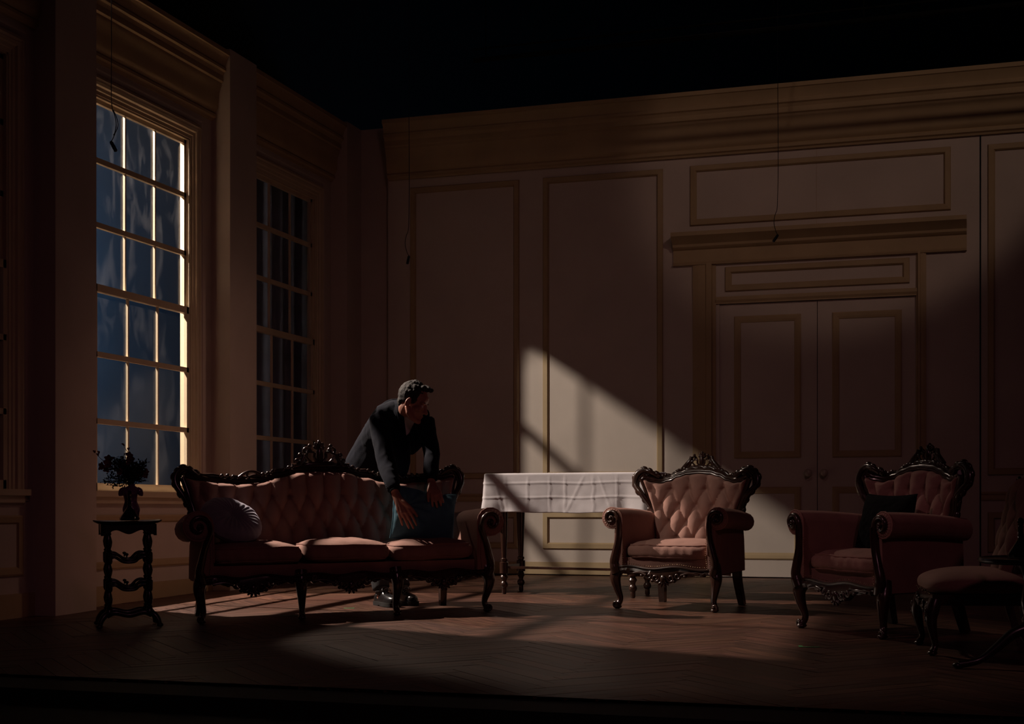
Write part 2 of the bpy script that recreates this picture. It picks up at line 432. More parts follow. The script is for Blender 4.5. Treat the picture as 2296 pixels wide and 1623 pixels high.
def wall_back():
    b = MB()
    dl, dr, dt = -2.10, -.466, 2.43
    b.box(-5.19, dl, YB, YB + .12, .08, 4.24); b.box(dr, .03, YB, YB + .12, .08, 4.24); b.box(dl, dr, YB, YB + .12, dt, 4.24)
    b.box(.042, 3.2, YB, YB + .12, .08, 4.24)
    b.box(-5.83, -5.19, YB + .10, YB + .16, .0, 4.235)
    o = b.build('wall_back', M['wall'], kind='structure', smooth=False)
    conv = lambda a, z, h: (a, YB - h, z)
    PROF = [(0, 0), (0, .010), (.006, .020), (.044, .024), (.050, .016), (.054, .010), (.056, 0)]
    for (x0, x1, z0, z1) in [(-4.965, -3.91, .94, 3.63), (-3.687, -2.594, .94, 3.63), (-2.354, -.194, 3.118, 3.637), (.094, 1.15, .94, 3.63), (1.4, 2.45, .94, 3.63),
                             (-4.965, -3.91, .31, .638), (-3.687, -2.594, .31, .638), (.094, 1.15, .31, .638), (1.4, 2.45, .31, .638)]:
        frame2(conv, x0, x1, z0, z1, .05, PROF).build('panel_moulding', M['mould'], o, smooth=False)
    m = MB(); m.box(-1.2795, -1.2775, YB - .0015, YB + .01, 3.06, 3.74); m.build('flat_joint', M['mould'], o, smooth=False)
    for (x0, x1) in ((-5.19, -2.33), (-.40, .03), (.042, 3.2)):
        m = MB(); m.box(x0, x1, YB - .016, YB, .085, .192); m.build('baseboard', M['mould'], o, smooth=False)
    for (x0, x1) in ((-5.19, -3.95), (.042, 3.2)):
        m = MB(); m.poly_ext([(0, .735), (.012, .735), (.016, .75), (.012, .775), (.022, .79), (.022, .805), (0, .805)], lambda p, a: (a, YB - p[0], p[1]), x0, x1); m.build('chair_rail', M['mould'], o, smooth=False)
    # overdoor shelf cornice
    prof = [(0, 2.775), (.03, 2.775), (.035, 2.79), (.02, 2.80), (.02, 2.905), (.04, 2.915), (.055, 2.93), (.06, 2.95), (.09, 2.975), (.125, 3.0), (.14, 3.01), (.14, 3.045), (0, 3.045)]
    m = MB(); m.poly_ext([(p, z) for p, z in prof], lambda p, a: (a, YB - p[0], p[1]), -2.50, -.07)
    m.build('trim_overdoor', M['mould'], kind='structure', angle=25)
    # door architrave with transom
    m = MB(); ap = [(0, 0), (0, .018), (.05, .024), (.11, .024), (.12, .034), (.165, .034), (.17, .010), (.20, .010), (.20, 0)]
    m.poly_ext(ap, lambda p, a: (-2.33 + p[0], YB - p[1], a), .08, 2.795)
    m.poly_ext([(p * .4, h) for p, h in ap], lambda p, a: (-.388 - p[0], YB - p[1], a), .08, 2.795)
    m.poly_ext([(0, 0), (0, .02), (.03, .024), (.05, .012), (.06, .012), (.06, 0)], lambda p, a: (a, YB - p[1], 2.49 - p[0]), -2.13, -.46)
    m.build('trim_door_architrave', M['mould'], kind='structure', smooth=False)
    t = frame2(conv, -2.05, -.52, 2.535, 2.745, .03, PROF).build('trim_transom_panel', M['mould'], kind='structure', smooth=False)
    # double door
    d = bpy.data.objects.new('door_1', None); COL.objects.link(d); d.location = (-1.274, YB + .015, .08); d['kind'] = 'structure'
    for s, (x0, x1), (p0, p1), kx in ((-1, (dl, -1.276), (-1.975, -1.408), -1.344), (1, (-1.270, dr), (-1.148, -.583), -1.212)):
        m = MB(); m.box(x0 + 1.274, x1 + 1.274, 0, .045, .005, dt - .085)
        lf = m.build('door_leaf', M['wall'], d, smooth=False)
        cv = lambda a, z, h: (a + 1.274, -h, z - .08)
        f = MB()
        for z0, z1 in ((1.10, 2.32), (.235, .853)):
            q = frame2(cv, p0, p1, z0, z1, .05, [(0, 0), (0, .008), (.01, .014), (.035, .012), (.055, .006), (.057, 0)]); f.add(q.v, q.f)
        f.build('panel_moulding', M['mould'], lf, smooth=False)
        k = MB(); k.lathe([(.022, 0), (.022, .004), (.010, .008), (.009, .022), (.026, .030), (.033, .042), (.033, .052), (.026, .062), (.004, .066)], 18)
        k.xf(Matrix.Translation((kx + 1.274, 0, .89)) @ Matrix.Rotation(rad(90), 4, 'X'))
        k.build('knob', M['knob'], lf)
wall_back()
# black box of the theatre around the set
b = MB(); b.box(-12, 8, 18, 18.1, -.3, 8.3); b.build('wall_rear', M['black'], kind='structure', smooth=False)
b = MB(); b.box(-12, 8, 4, 18.1, 8.2, 8.3); b.build('ceiling', M['black'], kind='structure', smooth=False)
b = MB(); b.box(-9.1, -9.0, 8.0, 18.0, -.3, 6.2); b.build('wall_night_cloth', M['cloth_blue'], kind='structure', smooth=False)

# ------------------------------------------------------------------ hangings
def masking_curtain(y0, y1, label):
    m = MB()
    def fn(u, v):
        y = y0 + u * (y1 - y0)
        return (-5.97 + .035 * sin(u * 62 + .7 * sin(u * 9)) + .01 * sin(u * 23 + v * 2), y, .02 + 3.98 * v)
    m.grid(fn, 220, 12)
    o = m.build('curtain', M['curtain']); tag(o, label, 'curtain')
    md = o.modifiers.new('thick', 'SOLIDIFY'); md.thickness = .006
masking_curtain(9.97, 12.5, 'dark blue curtain hanging in folds outside the second tall window')
masking_curtain(5.4, 8.0, 'dark curtain outside the window cut off by the left edge')
def batten():
    t = thing('lighting_batten', 'dark steel lighting pipe hanging high in the black above the set', 'pipe', -3, 11, 0, z=4.33, tilt=False)
    MB().tube([(-.9, 0, 0), (5.5, 0, 0)], .02, 10).build('pipe', M['steel'], t)
    m = MB(); m.tube([(-.9, 0, .09), (5.5, 0, .09)], .009, 8); m.build('power_cable', M['steel'], t)
    for x in (-.8, 2.2, 5.0): MB().tube([(x, 0, .02), (x, 0, 3.87)], .004, 6).build('suspension_wire', M['steel'], t)
batten()
def microphone(pix_dir, loc, tilt, label, knot):
    t = thing('hanging_microphone', label, 'microphone', loc[0], loc[1], 18, 'choir microphones hung on cables', z=loc[2], tilt=False)
    R = Matrix.Rotation(rad(tilt), 4, 'Y')
    m = MB()
    m.lathe([(.004, .004), (.0075, .0), (.009, -.006), (.009, -.016), (.0075, -.018), (.0095, -.020), (.0095, -.040), (.0085, -.044), (.0095, -.046), (.0095, -.052), (.003, -.056)], 14); m.xf(R)
    m.build('microphone_head', M['mic'], t)
    s = 1 if tilt > 0 else -1
    m = MB(); top = 8.2 - loc[2]
    m.tube(cr([(0, 0, .0), (-.010 * s, 0, .018), (-.016 * s, 0, .035), (-.026 * s, 0, .085), (-.018 * s, 0, .135), (-.006 * s, 0, .17), (-.001 * s, 0, .25), (.002, 0, .5), (0, 0, 1.0), (0, 0, 1.8), (0, 0, top)], 6), .0022, 6)
    if knot:
        m.tube(cr([(-.014 * s, 0, .03), (-.034 * s, .004, .08), (-.028 * s, .004, .12), (-.012 * s, 0, .16)], 6), .002, 6)
        m.ell((-.016 * s, 0, .036), (.005, .005, .005), 8, 5); m.ell((-.010 * s, 0, .157), (.005, .005, .005), 8, 5)
    m.build('cable', M['mic'], t)
    return t
def camray(px, py, D):
    a = rad(18); x = (px - 1148) / 3200 * D
    return (x * cos(a) - D * sin(a), x * sin(a) + D * cos(a), .65 + (1145 - py) / 3200 * D)
microphone(0, camray(249, 318, 7.2), -28, 'small black microphone on a looped cable in front of the nearest tall window', True)
microphone(0, camray(917, 574, 9.5), 12, 'small black microphone hanging on a thin cable before the left wall panel', False)
microphone(0, camray(1744, 527, 9.5), 35, 'small black microphone hanging on a bent cable near the overdoor shelf', False)

# ------------------------------------------------------------------ carved upholstered suite
def spiral(c, r0, r1, a0, turns, n=26, y=0.0, dy=0.0, s=1):
    return [(c[0] + s * (r0 + (r1 - r0) * t) * cos(a0 + turns * 2 * pi * t), y + dy * t, c[1] + (r0 + (r1 - r0) * t) * sin(a0 + turns * 2 * pi * t)) for t in [i / n for i in range(n + 1)]]

def cube_sphere(n, f):
    """closed mesh of a cube projected by f(a, b, c)"""
    m = MB(); idx = {}; vs = []; fs = []
    def vid(p):
        k = tuple(round(v * n) for v in p)
        if k not in idx: idx[k] = len(vs); vs.append(f(*p))
        return idx[k]
    L = [-1 + 2 * i / n for i in range(n + 1)]
    for ax in range(3):
        for sg in (-1, 1):
            for i in range(n):
                for j in range(n):
                    q = []
                    for (di, dj) in ((0, 0), (1, 0), (1, 1), (0, 1)):
                        p = [0, 0, 0]; p[ax] = sg; p[(ax + 1) % 3] = L[i + di]; p[(ax + 2) % 3] = L[j + dj]
                        q.append(vid(p))
                    fs.append(tuple(q if sg > 0 else q[::-1]))
    m.add(vs, fs); return m

def seat_cushion(hx, hy, th, seed, front_gather=.006, crown=.018):
    def f(a, b, c):
        p, q = 7, 3.2
        r = ((abs(a) ** p + abs(b) ** p) ** (q / p) + abs(c) ** q) ** (1 / q)
        a, b, c = a / r, b / r, c / r
        x, y, z = a * hx, b * hy, c * th
        cr_ = max(0, 1 - a ** 4) * max(0, 1 - b ** 4)
        z += crown * cr_ * (1 if c > 0 else -.4)
        edge = max(0, abs(b) - .75) * 4 * (1 - c * c)
        w = sin(x * 95 + seed + 3 * noise.noise((x * 9, seed, z * 6))) * front_gather * edge
        y += (-1 if b < 0 else 1) * w
        z += .006 * noise.noise((x * 7 + seed, y * 7, 0)) + .003 * noise.noise((x * 22, y * 22, seed))
        return (x, y, z)
    m = cube_sphere(30, f)
    pip = MB()
    for zz in (th * .62, -th * .62):
        pts = []
        for i in range(72):
            t = 2 * pi * i / 72; a, b = cos(t), sin(t); p = 7; q = 3.2
            k = (abs(a) ** p + abs(b) ** p) ** (1 / p); s_ = (1 - .62 ** q) ** (1 / q)
            x, y = a / k * hx * s_, b / k * hy * s_
            w = sin(x * 95 + seed) * .0015
            pts.append((x * 1.006, y * 1.012 + w, zz + .006 * noise.noise((x * 7 + seed, y * 7, 0)) + (crown * .25 if zz > 0 else 0)))
        pip.tube(pts, .0052, 6, closed=True)
    return m, pip

def leaf_lobe(m, c, r, ang, y):
    R = Matrix.Rotation(-ang, 3, 'Y')
    m.ell((c[0], y, c[1]), (r * 1.25, r * .75, r * .8), 8, 6, R)

def make_suite(kind):
    """one carved settee or armchair, facing -y, origin on the floor between the legs"""
    S = kind == 'sofa'
    if S:
        lx, ly, bx, by = .90, -.27, .80, .27
        hwz = lambda z: .80 + .05 * min(1, max(0, (z - .42) / .3)) + .055 * max(0, (z - .66) / .22) ** 1.5
        zt_k = [(0, .905), (.16, .90), (.32, .865), (.47, .835), (.62, .825), (.78, .835), (.92, .85), (1, .865)]
        ax, ar, zr = .925, .088, .575
        rows, zb0, tb, ta = 2, .525, .115, .0575
        wing = .055; ncush = 3; nleg = 4; cz = .395; cth = .062; vel = 'velvet'; crest = 1.28; nu, nv = 200, 64; curve = .05
    else:
        lx, ly, bx, by = .33, -.28, .27, .285
        hwz = lambda z: .265 + .045 * min(1, max(0, (z - .42) / .3)) + .075 * max(0, (z - .62) / .24) ** 1.4
        zt_k = [(0, .88), (.2, .875), (.38, .857), (.56, .83), (.72, .815), (.88, .825), (1, .845)]
        ax, ar, zr = .365, .068, .59
        rows, zb0, tb, ta = 3, .445, .11, .0625
        wing = .06; ncush = 1; nleg = 2; cz = .375; cth = .058; vel = 'velvet'; crest = .86; nu, nv = 120, 70; curve = .10
    root = thing('carved_settee' if S else 'carved_armchair', '', 'sofa' if S else 'armchair', 0, 0)
    V = M[vel]; W = M['wood']
    def zt(u):
        u = abs(u)
        for (a, b), (c, d) in zip(zt_k, zt_k[1:]):
            if u <= c:
                t = (u - a) / (c - a); t = t * t * (3 - 2 * t); return b + (d - b) * t
        return zt_k[-1][1]
    y0 = by - (.05 if S else .10)
    def yb(x, z):
        xn = min(1.15, abs(x) / hwz(.88))
        return y0 + (z - .4) * (.27 if S else .22) - curve * xn ** 4
    z0 = .40
    # --- tufted back
    def tuft(x, z):
        i = x / ta; j = (z - zb0) / tb
        if j > rows:
            h = abs(sin(pi * (i - rows) / 2)) ** .7
        elif j < 0:
            h = abs(sin(pi * i / 2)) ** .7
        else:
            h = (abs(sin(pi * (i + j) / 2)) * abs(sin(pi * (i - j) / 2))) ** .55
        # button pits
        jr = round(j)
        d = 0
        if 0 <= jr <= rows:
            ir = round(i)
            if (ir + jr) % 2: ir = ir + (1 if i > ir else -1)
            rr = ((i - ir) * ta) ** 2 + ((j - jr) * tb) ** 2
            d = math.exp(-rr / (.020 ** 2))
        return (.042 if S else .036) * h - .020 * d
    def back_fn(u, v):
        u = 2 * u - 1
        zz = zt(u); z = z0 + v * (zz - z0); x = u * hwz(z)
        e = min(1, (1 - abs(u)) / .10 * (hwz(z) / .3)) if abs(u) < 1 else 0
        e2 = min(1, (1 - v) / .055); ef = sqrt(max(0, 1 - (1 - min(1, e)) ** 2)) * sqrt(max(0, 1 - (1 - e2) ** 2))
        side = min(1, max(0, (abs(x) - (hwz(z) - .07)) / .07))
        t = tuft(x, z) * (1 - side * .8) + .018 * side
        y = yb(x, z) - ((.045 if S else .035) + t) * ef + .002 * noise.noise((x * 30, z * 30, 2))
        return (x, y, z)
    m = MB(); m.grid(back_fn, nu, nv)
    def rear_fn(u, v):
        u = 2 * u - 1; zz = zt(u) + .01; z = .20 + v * (zz - .20); x = u * (hwz(z) + .008)
        return (x, yb(x, z) + .055 - .03 * abs(u) ** 6, z)
    m.grid(rear_fn, 40, 16)
    bk = m.build('tufted_back', V, root, angle=80)
    # --- carved back frame
    m = MB()
    N_ = 60
    top = []
    for i in range(N_ + 1):
        u = -1 + 2 * i / N_; z = zt(u); x = u * hwz(z); top.append((x, yb(x, z) + (.004 if S else -.006), z + .014))
    m.tube(top, [.016 if abs(-1 + 2 * i / N_) > .9 else (.018 if S else .021) for i in range(N_ + 1)], 10, (1.15, 1))
    m.tube([(x, y + .012, z + .024 + .006 * sin(i * 1.3)) for i, (x, y, z) in enumerate(top)], .014, 8)
    m.tube([(x, y - .026, z - .010) for (x, y, z) in top[2:-2]], .005, 6)
    for s in (-1, 1):
        side = []
        for i in range(16):
            z = .50 + i / 15 * (zt(1) - .50); x = s * (hwz(z) + .008); side.append((x, yb(x, z) - .004, z))
        m.tube(side, [.016] * 10 + [.02] * 6, 8)
        zw = zt(1); xw = hwz(zw)
        arch = cr([(s * (hwz(.56) + .012), yb(hwz(.56), .56), .55), (s * (hwz(.66) + .024), yb(hwz(.66), .66), .65), (s * (hwz(.74) + wing * .75), yb(xw, .74), .74), (s * (xw + wing * .95), yb(xw, .82), zw - .04),
                   (s * (xw + wing * .85), yb(xw, .87), zw + .022), (s * (xw + wing * .15), yb(xw, .90), zw + .055), (s * (xw - wing * .8), yb(xw, .89), zw + .045), (s * (xw - wing * 1.7), yb(xw * .9, .87), zt(.85) + .03)], 7)
        nA = len(arch)
        m.tube(arch, [.013 + .008 * sin(pi * i / (nA - 1)) for i in range(nA)], 10, (1.2, 1))
        m.tube([(p[0] - s * .010, p[1] - .016, p[2] - .006) for p in arch[5:-3]], .009, 6); m.tube([(p[0] - s * .024, p[1] - .006, p[2] - .016) for p in arch[9:-8]], .010, 6)
        # leaf lobes along the outside of the wing
        for i in range(6, nA - 1, 5):
            p = Vector(arch[i]); q = Vector(arch[min(i + 1, nA - 1)]); t = (q - p); nrm = Vector((t.z, 0, -t.x)).normalized() * s * -1
            if nrm.dot(p - Vector((s * (xw - .05), p.y, .82))) < 0: nrm = -nrm
            c = p + nrm * .011
            leaf_lobe(m, (c.x, c.z), .0235 if (i // 5) % 2 else .019, atan2(nrm.z, nrm.x) + pi / 2, p.y)
        # small volutes where arm meets back
        m.tube(spiral((s * (hwz(.56) + .018), .60), .022, .005, rad(250), 1.1, y=yb(hwz(.6), .6) - .012, s=s), [.008, .006], 8)
        # C-scroll beside the wing dip and running acanthus on the top rail
        us = [.30, .36, .42, .66, .72, .78] if not S else [.20, .24, .28, .36, .40, .44, .66, .70, .74]
        for k, u in enumerate(us):
            z = zt(u); x = s * u * hwz(z)
            leaf_lobe(m, (x, z + .042 + .004 * (k % 2)), .015, rad(90 + s * 35), yb(x, z))
        u0 = .53 if S else .50
        if S:
            a = [u0 - .10, u0 - .05, u0, u0 + .05, u0 + .10]; hh = [.03, .062, .072, .062, .03]
            arc = cr([(s * u * hwz(zt(u)), yb(u * hwz(.85), .85), zt(u) + h) for u, h in zip(a, hh)], 5); m.tube(arc, .010, 8)
            for kk in (-.004,): m.tube(cr([(s * (u0 + kk) * hwz(.85), yb(u0, .85), zt(u0) + .02), (s * (u0 + .02) * hwz(.85), yb(u0, .85), zt(u0) + .045), (s * (u0 + .005) * hwz(.85), yb(u0, .85), zt(u0) + .068)], 4), .008, 6)
        # drooping long S from crest to rail
        m.tube(cr([(s * .15 * crest, yb(.1, .93), zt(.2 if S else .3) + .045), (s * .115 * crest, yb(.1, .93), .895 + .05), (s * .095 * crest, yb(.1, .95), .935 + .035 * crest), (s * .085 * crest, yb(.1, .97), .945 + .055 * crest)], 6), [.018, .014, .012], 8)
    m.build('carved_frame', W, root)
    # --- crest
    m = MB(); zc = zt(0) + .03; k = crest
    Y = lambda z: yb(0, z) + .004
    m.ell((0, Y(zc), zc + .01 * k), (.10 * k, .016, .020 * k), 14, 7)
    m.ell((0, Y(zc + .05), zc + .052 * k), (.020 * k, .018, .055 * k), 10, 8)
    for a, ln in ((-58, .032), (-30, .040), (0, .046), (30, .040), (58, .032)):
        R = Matrix.Rotation(rad(a), 3, 'Y'); c = Vector((0, 0, ln * .6 * k)); c = R @ c
        m.ell((c.x, Y(zc + .1), zc + .085 * k + c.z), (.0125 * k, .014, ln * .55 * k), 8, 6, R)
    for s in (-1, 1):
        m.tube(spiral((s * .068 * k, zc + .078 * k), .022 * k, .005 * k, rad(200), -1.2, y=Y(zc + .08), s=s), [.009 * k, .006 * k], 8)
        m.tube(cr([(s * .012 * k, Y(zc), zc + .02 * k), (s * .030 * k, Y(zc), zc + .045 * k), (s * .030 * k, Y(zc), zc + .068 * k), (s * .046 * k, Y(zc), zc + .073 * k)], 5), .008 * k, 8)
        m.tube(cr([(s * .13 * k, Y(zc), zc + .0), (s * .100 * k, Y(zc), zc + .022 * k), (s * .082 * k, Y(zc), zc + .055 * k), (s * .066 * k, Y(zc), zc + .058 * k)], 5), [.013 * k, .011 * k, .008 * k], 8)
        m.tube(cr([(s * .020 * k, Y(zc), zc + .01 * k), (s * .050 * k, Y(zc), zc + .024 * k), (s * .075 * k, Y(zc), zc + .050 * k)], 5), .007 * k, 8)
        m.ell((s * .105 * k, Y(zc), zc + .055 * k), (.014 * k, .012, .018 * k), 8, 6); m.ell((s * .055 * k, Y(zc), zc + .105 * k), (.011 * k, .011, .013 * k), 8, 6)
        m.ell((s * .122 * k, Y(zc), zc + .030 * k), (.013 * k, .012, .014 * k), 8, 6)
    m.build('crest', W, root)
    # --- arms
    yf, yr = ly - .035, by - .02
    def arm_prof(t):
        r = ar * (1 - .12 * t); z = zr - .035 * t * t; x = ax - .035 * t
        pts = [(x - r * 1.02, .24), (x - r * 1.02, .36)]
        for q in range(0, 13):
            a = rad(180 - q * 25); pts.append((x + r * cos(a), z + r * sin(a)))
        pts += [(x - r * .25, z - r * .95), (x - r * .18, .44), (x - r * .12, .32), (x - r * .10, .235)]
        return pts
    for s in (-1, 1):
        m = MB(); nT = 14; P0 = arm_prof(0); n = len(P0); vs = []
        for i in range(nT + 1):
            t = i / nT
            for (x, z) in arm_prof(t): vs.append((s * x, yf + (yr - yf) * t, z))
        fs = [(i * n + k, i * n + (k + 1) % n, (i + 1) * n + (k + 1) % n, (i + 1) * n + k) for i in range(nT) for k in range(n)]
        fs += [tuple(range(n)), tuple(nT * n + k for k in range(n))]
        m.add(vs, fs)
        a_o = m.build('upholstered_arm', V, root, angle=40)
        # gathered fabric disc on the front of the roll
        m = MB(); K = 72
        rings = [(.98, 0.0), (.90, -.010), (.70, -.014), (.40, -.010), (.15, -.006)]
        vs = []
        for (rr, dy) in rings:
            for q in range(K):
                a = 2 * pi * q / K; pl = .0035 * sin(a * 22) * (1 - abs(rr - .6) * 1.8)
                vs.append((s * (ax + ar * rr * cos(a)), yf + dy + pl, zr + ar * rr * sin(a)))
        fs = [(i * K + q, i * K + (q + 1) % K, (i + 1) * K + (q + 1) % K, (i + 1) * K + q) for i in range(len(rings) - 1) for q in range(K)] + [tuple(4 * K + q for q in range(K))]
        m.add(vs, fs); m.build('gathered_roll_front', V, a_o, angle=80)
        m = MB(); P = [(s * x, yf - .003, z) for (x, z) in arm_prof(0)][:-4]
        m.tube(P[1:], .0055, 6); m.build('piping', M['piping'], a_o)
        # carved arm support: rises from the leg, curls into the roll
        m = MB()
        pth = cr([(s * (lx + .004), yf - .004, .235), (s * (lx + .022), yf - .012, .30), (s * (lx + .008), yf - .014, .37), (s * (lx - .012), yf - .014, .45), (s * (ax - ar * .78), yf - .018, .53), (s * (ax - ar * .72), yf - .02, zr)], 7)
        sp = spiral((ax, zr), ar * .72, .008, rad(180), -1.35, n=40, y=yf - .020, dy=-.008)
        sp = [(s * x, y, z) for x, y, z in sp]
        full = pth + sp[1:]
        nF = len(full)
        m.tube(full, [.034 if i < 6 else (.030 - .012 * (i - 6) / 26 if i < 32 else max(.006, .018 - .012 * (i - 32) / 44)) for i in range(nF)], 10, (1, .85))
        m.tube([(x, y - .022, z) for x, y, z in full[4:34]], .006, 6)
        m.ell((s * ax, yf - .03, zr), (.013, .012, .013), 10, 7)
        for q in range(4): leaf_lobe(m, (s * (lx + .026 - .004 * q), .27 + .022 * q), .014, rad(80), yf - .022)
        m.build('carved_arm_support', W, root)
        m = MB()
        for q in range(20):
            z = .27 + q * .0125; xx = lx - .035 - .010 * sin(q / 19 * pi)
            m.ell((s * xx, yf - .006, z), (.0032, .003, .0032), 6, 4)
        m.build('nail_trim', M['nail'], root)
    # --- seat rail, side rails
    m = MB()
    hx = lx + .005
    m.box(-hx + .03, hx - .03, ly + .012, by - .03, .225, .335)
    m.build('seat_base', V, root, smooth=False)
    # carved front apron with scalloped lower edge
    m = MB(); K = 160 if S else 80
    def apron(x):
        w = 1.0 if not S else 3.0
        t = (x + hx) / (2 * hx) * w; f = t - math.floor(min(t, w - 1e-6)); d = abs(f - .5) * 2
        low = .232 - .052 * max(0, 1 - (d / .34) ** 2) - .014 * abs(sin(f * pi * 6)) * (d < .8) - .012 * max(0, (d - .85) / .15)
        return low
    yA = ly - .030
    for yy, sgn in ((yA, 1), (yA + .03, -1)):
        pass
    vs = []; fs = []
    for i in range(K + 1):
        x = -hx + 2 * hx * i / K; lo = apron(x); hi = .268 + .008 * sin((x / hx) * pi * (2 if not S else 6)); bulge = .012 * cos(x / hx * pi / 2)
        vs += [(x, yA - bulge, lo), (x, yA - bulge - .012, (lo + hi) / 2), (x, yA - bulge, hi), (x, yA + .03, hi), (x, yA + .03, lo)]
    for i in range(K):
        for q in range(5): fs.append((i * 5 + q, i * 5 + (q + 1) % 5, (i + 1) * 5 + (q + 1) % 5, (i + 1) * 5 + q))
    fs += [(0, 1, 2, 3, 4), tuple(K * 5 + q for q in range(5))]
    m.add(vs, fs)
    spans = [0] if not S else [-2 * hx / 3, 0, 2 * hx / 3]
    for cx in spans:
        yy = yA - .022
        m.ell((cx, yy, .200), (.022, .016, .030), 10, 7)
        for a in (-50, -20, 20, 50):
            R = Matrix.Rotation(rad(a), 3, 'Y'); c = R @ Vector((0, 0, -.030)); m.ell((cx + c.x, yy, .195 + c.z), (.009, .010, .020), 8, 6, R)
        for s in (-1, 1):
            m.tube(spiral((cx + s * .052, .208), .026, .006, rad(180), 1.3, y=yy, s=s), [.009, .006], 8)
            m.tube(spiral((cx + s * .098, .222), .020, .005, rad(0), -1.2, y=yy, s=s), [.008, .005], 8)
            m.tube(cr([(cx + s * .12, yy, .225), (cx + s * .17, yy + .004, .240), (cx + s * .24, yy + .008, .232)], 6), [.010, .007], 8)
            m.ell((cx + s * .075, yy, .190), (.013, .010, .011), 8, 6); m.ell((cx + s * .15, yy, .222), (.014, .010, .009), 8, 6)
    m.tube([(-hx + 2 * hx * i / K, yA - .012 * cos((-1 + 2 * i / K) * pi / 2) - .004, .272 + .008 * sin((-1 + 2 * i / K) * pi * (2 if not S else 6))) for i in range(K + 1)], .008, 6)
    m.build('carved_apron', W, root)
    m = MB()
    kk = int(2 * hx / .016)
    for i in range(kk):
        x = -hx + .03 + (2 * hx - .06) * i / (kk - 1); m.ell((x, ly - .030 - .010 * cos(x / hx * pi / 2), .287 + .008 * sin((x / hx) * pi * (2 if not S else 6))), (.0034, .003, .0034), 6, 4)
    m.build('nail_trim', M['nail'], root)
    # --- legs
    def cab(x, s, y):
        m = MB()
        p = cr([(x, y, .30), (x + s * .010, y - .012, .25), (x + s * .020, y - .026, .20), (x + s * .008, y - .018, .13), (x - s * .006, y - .004, .07), (x + s * .002, y - .012, .035), (x + s * .012, y - .030, .018)], 7)
        R_ = crs([.036, .040, .036, .026, .019, .020, .022], 7)
        m.tube(p, R_, 12)
        m.tube(spiral((x + s * .012, .030), .020, .006, rad(250), 1.1, y=y - .034, s=s), [.010, .007], 8)
        m.ell((x + s * .006, y - .020, .014), (.026, .030, .014), 12, 7)
        for q in range(5): leaf_lobe(m, (x + s * (.022 - .003 * q), .235 - q * .020), .015 - .001 * q, rad(90), y - .054 + .006 * q)
        m.tube([(a[0] , a[1] - r_ * .96, a[2]) for a, r_ in list(zip(p, R_))[14:-8]], .004, 6)
        return m
    xs = [(-lx, -1), (lx, 1)] if not S else [(-lx, -1), (-lx / 3, -.3), (lx / 3, .3), (lx, 1)]
    for x, s in xs: cab(x, s, ly).build('front_leg', W, root)
    for x, s in ((-bx, -1), (bx, 1)):
        m = MB(); m.tube(cr([(x, by - .03, .26), (x + s * .004, by - .02, .16), (x + s * .018, by + .025, .0)], 5), [.040, .034, .028], 4, (1, 1), up=(1, 1, 0))
        m.build('rear_leg', W, root, angle=30)
    # --- cushions
    ww = (ax - ar * 1.02) * 2
    for i in range(ncush):
        w = ww / ncush; cx = -ww / 2 + w * (i + .5)
        c, p = seat_cushion(w / 2 * .995, .245 if not S else .235, cth, i * 5.3 + (0 if S else 2), .0045 if S else .0030)
        T = Matrix.Translation((cx, ly + .215, cz + (0, .006, -.004)[i % 3])) @ Matrix.Rotation(rad((0, .6, -.8)[i % 3]), 4, 'Y')
        co = c.xf(T).build('seat_cushion', V, root, angle=80); p.xf(T).build('piping', M['piping'], co)
    return root

sofa = make_suite('sofa')
tag(sofa, 'wine red tufted sofa with carved wooden crest under the tall windows', 'sofa'); set_place(sofa, -3.84, 8.24, 41)
chair = make_suite('chair')
tag(chair, 'rose velvet carved armchair standing empty in front of the white clothed table', 'armchair', 'carved velvet armchairs'); set_place(chair, -1.824, 9.27, -12)
chair2 = dup(chair, 'shadowed carved velvet armchair holding a black cushion, before the double door'); set_place(chair2, -.475, 8.05, -46)

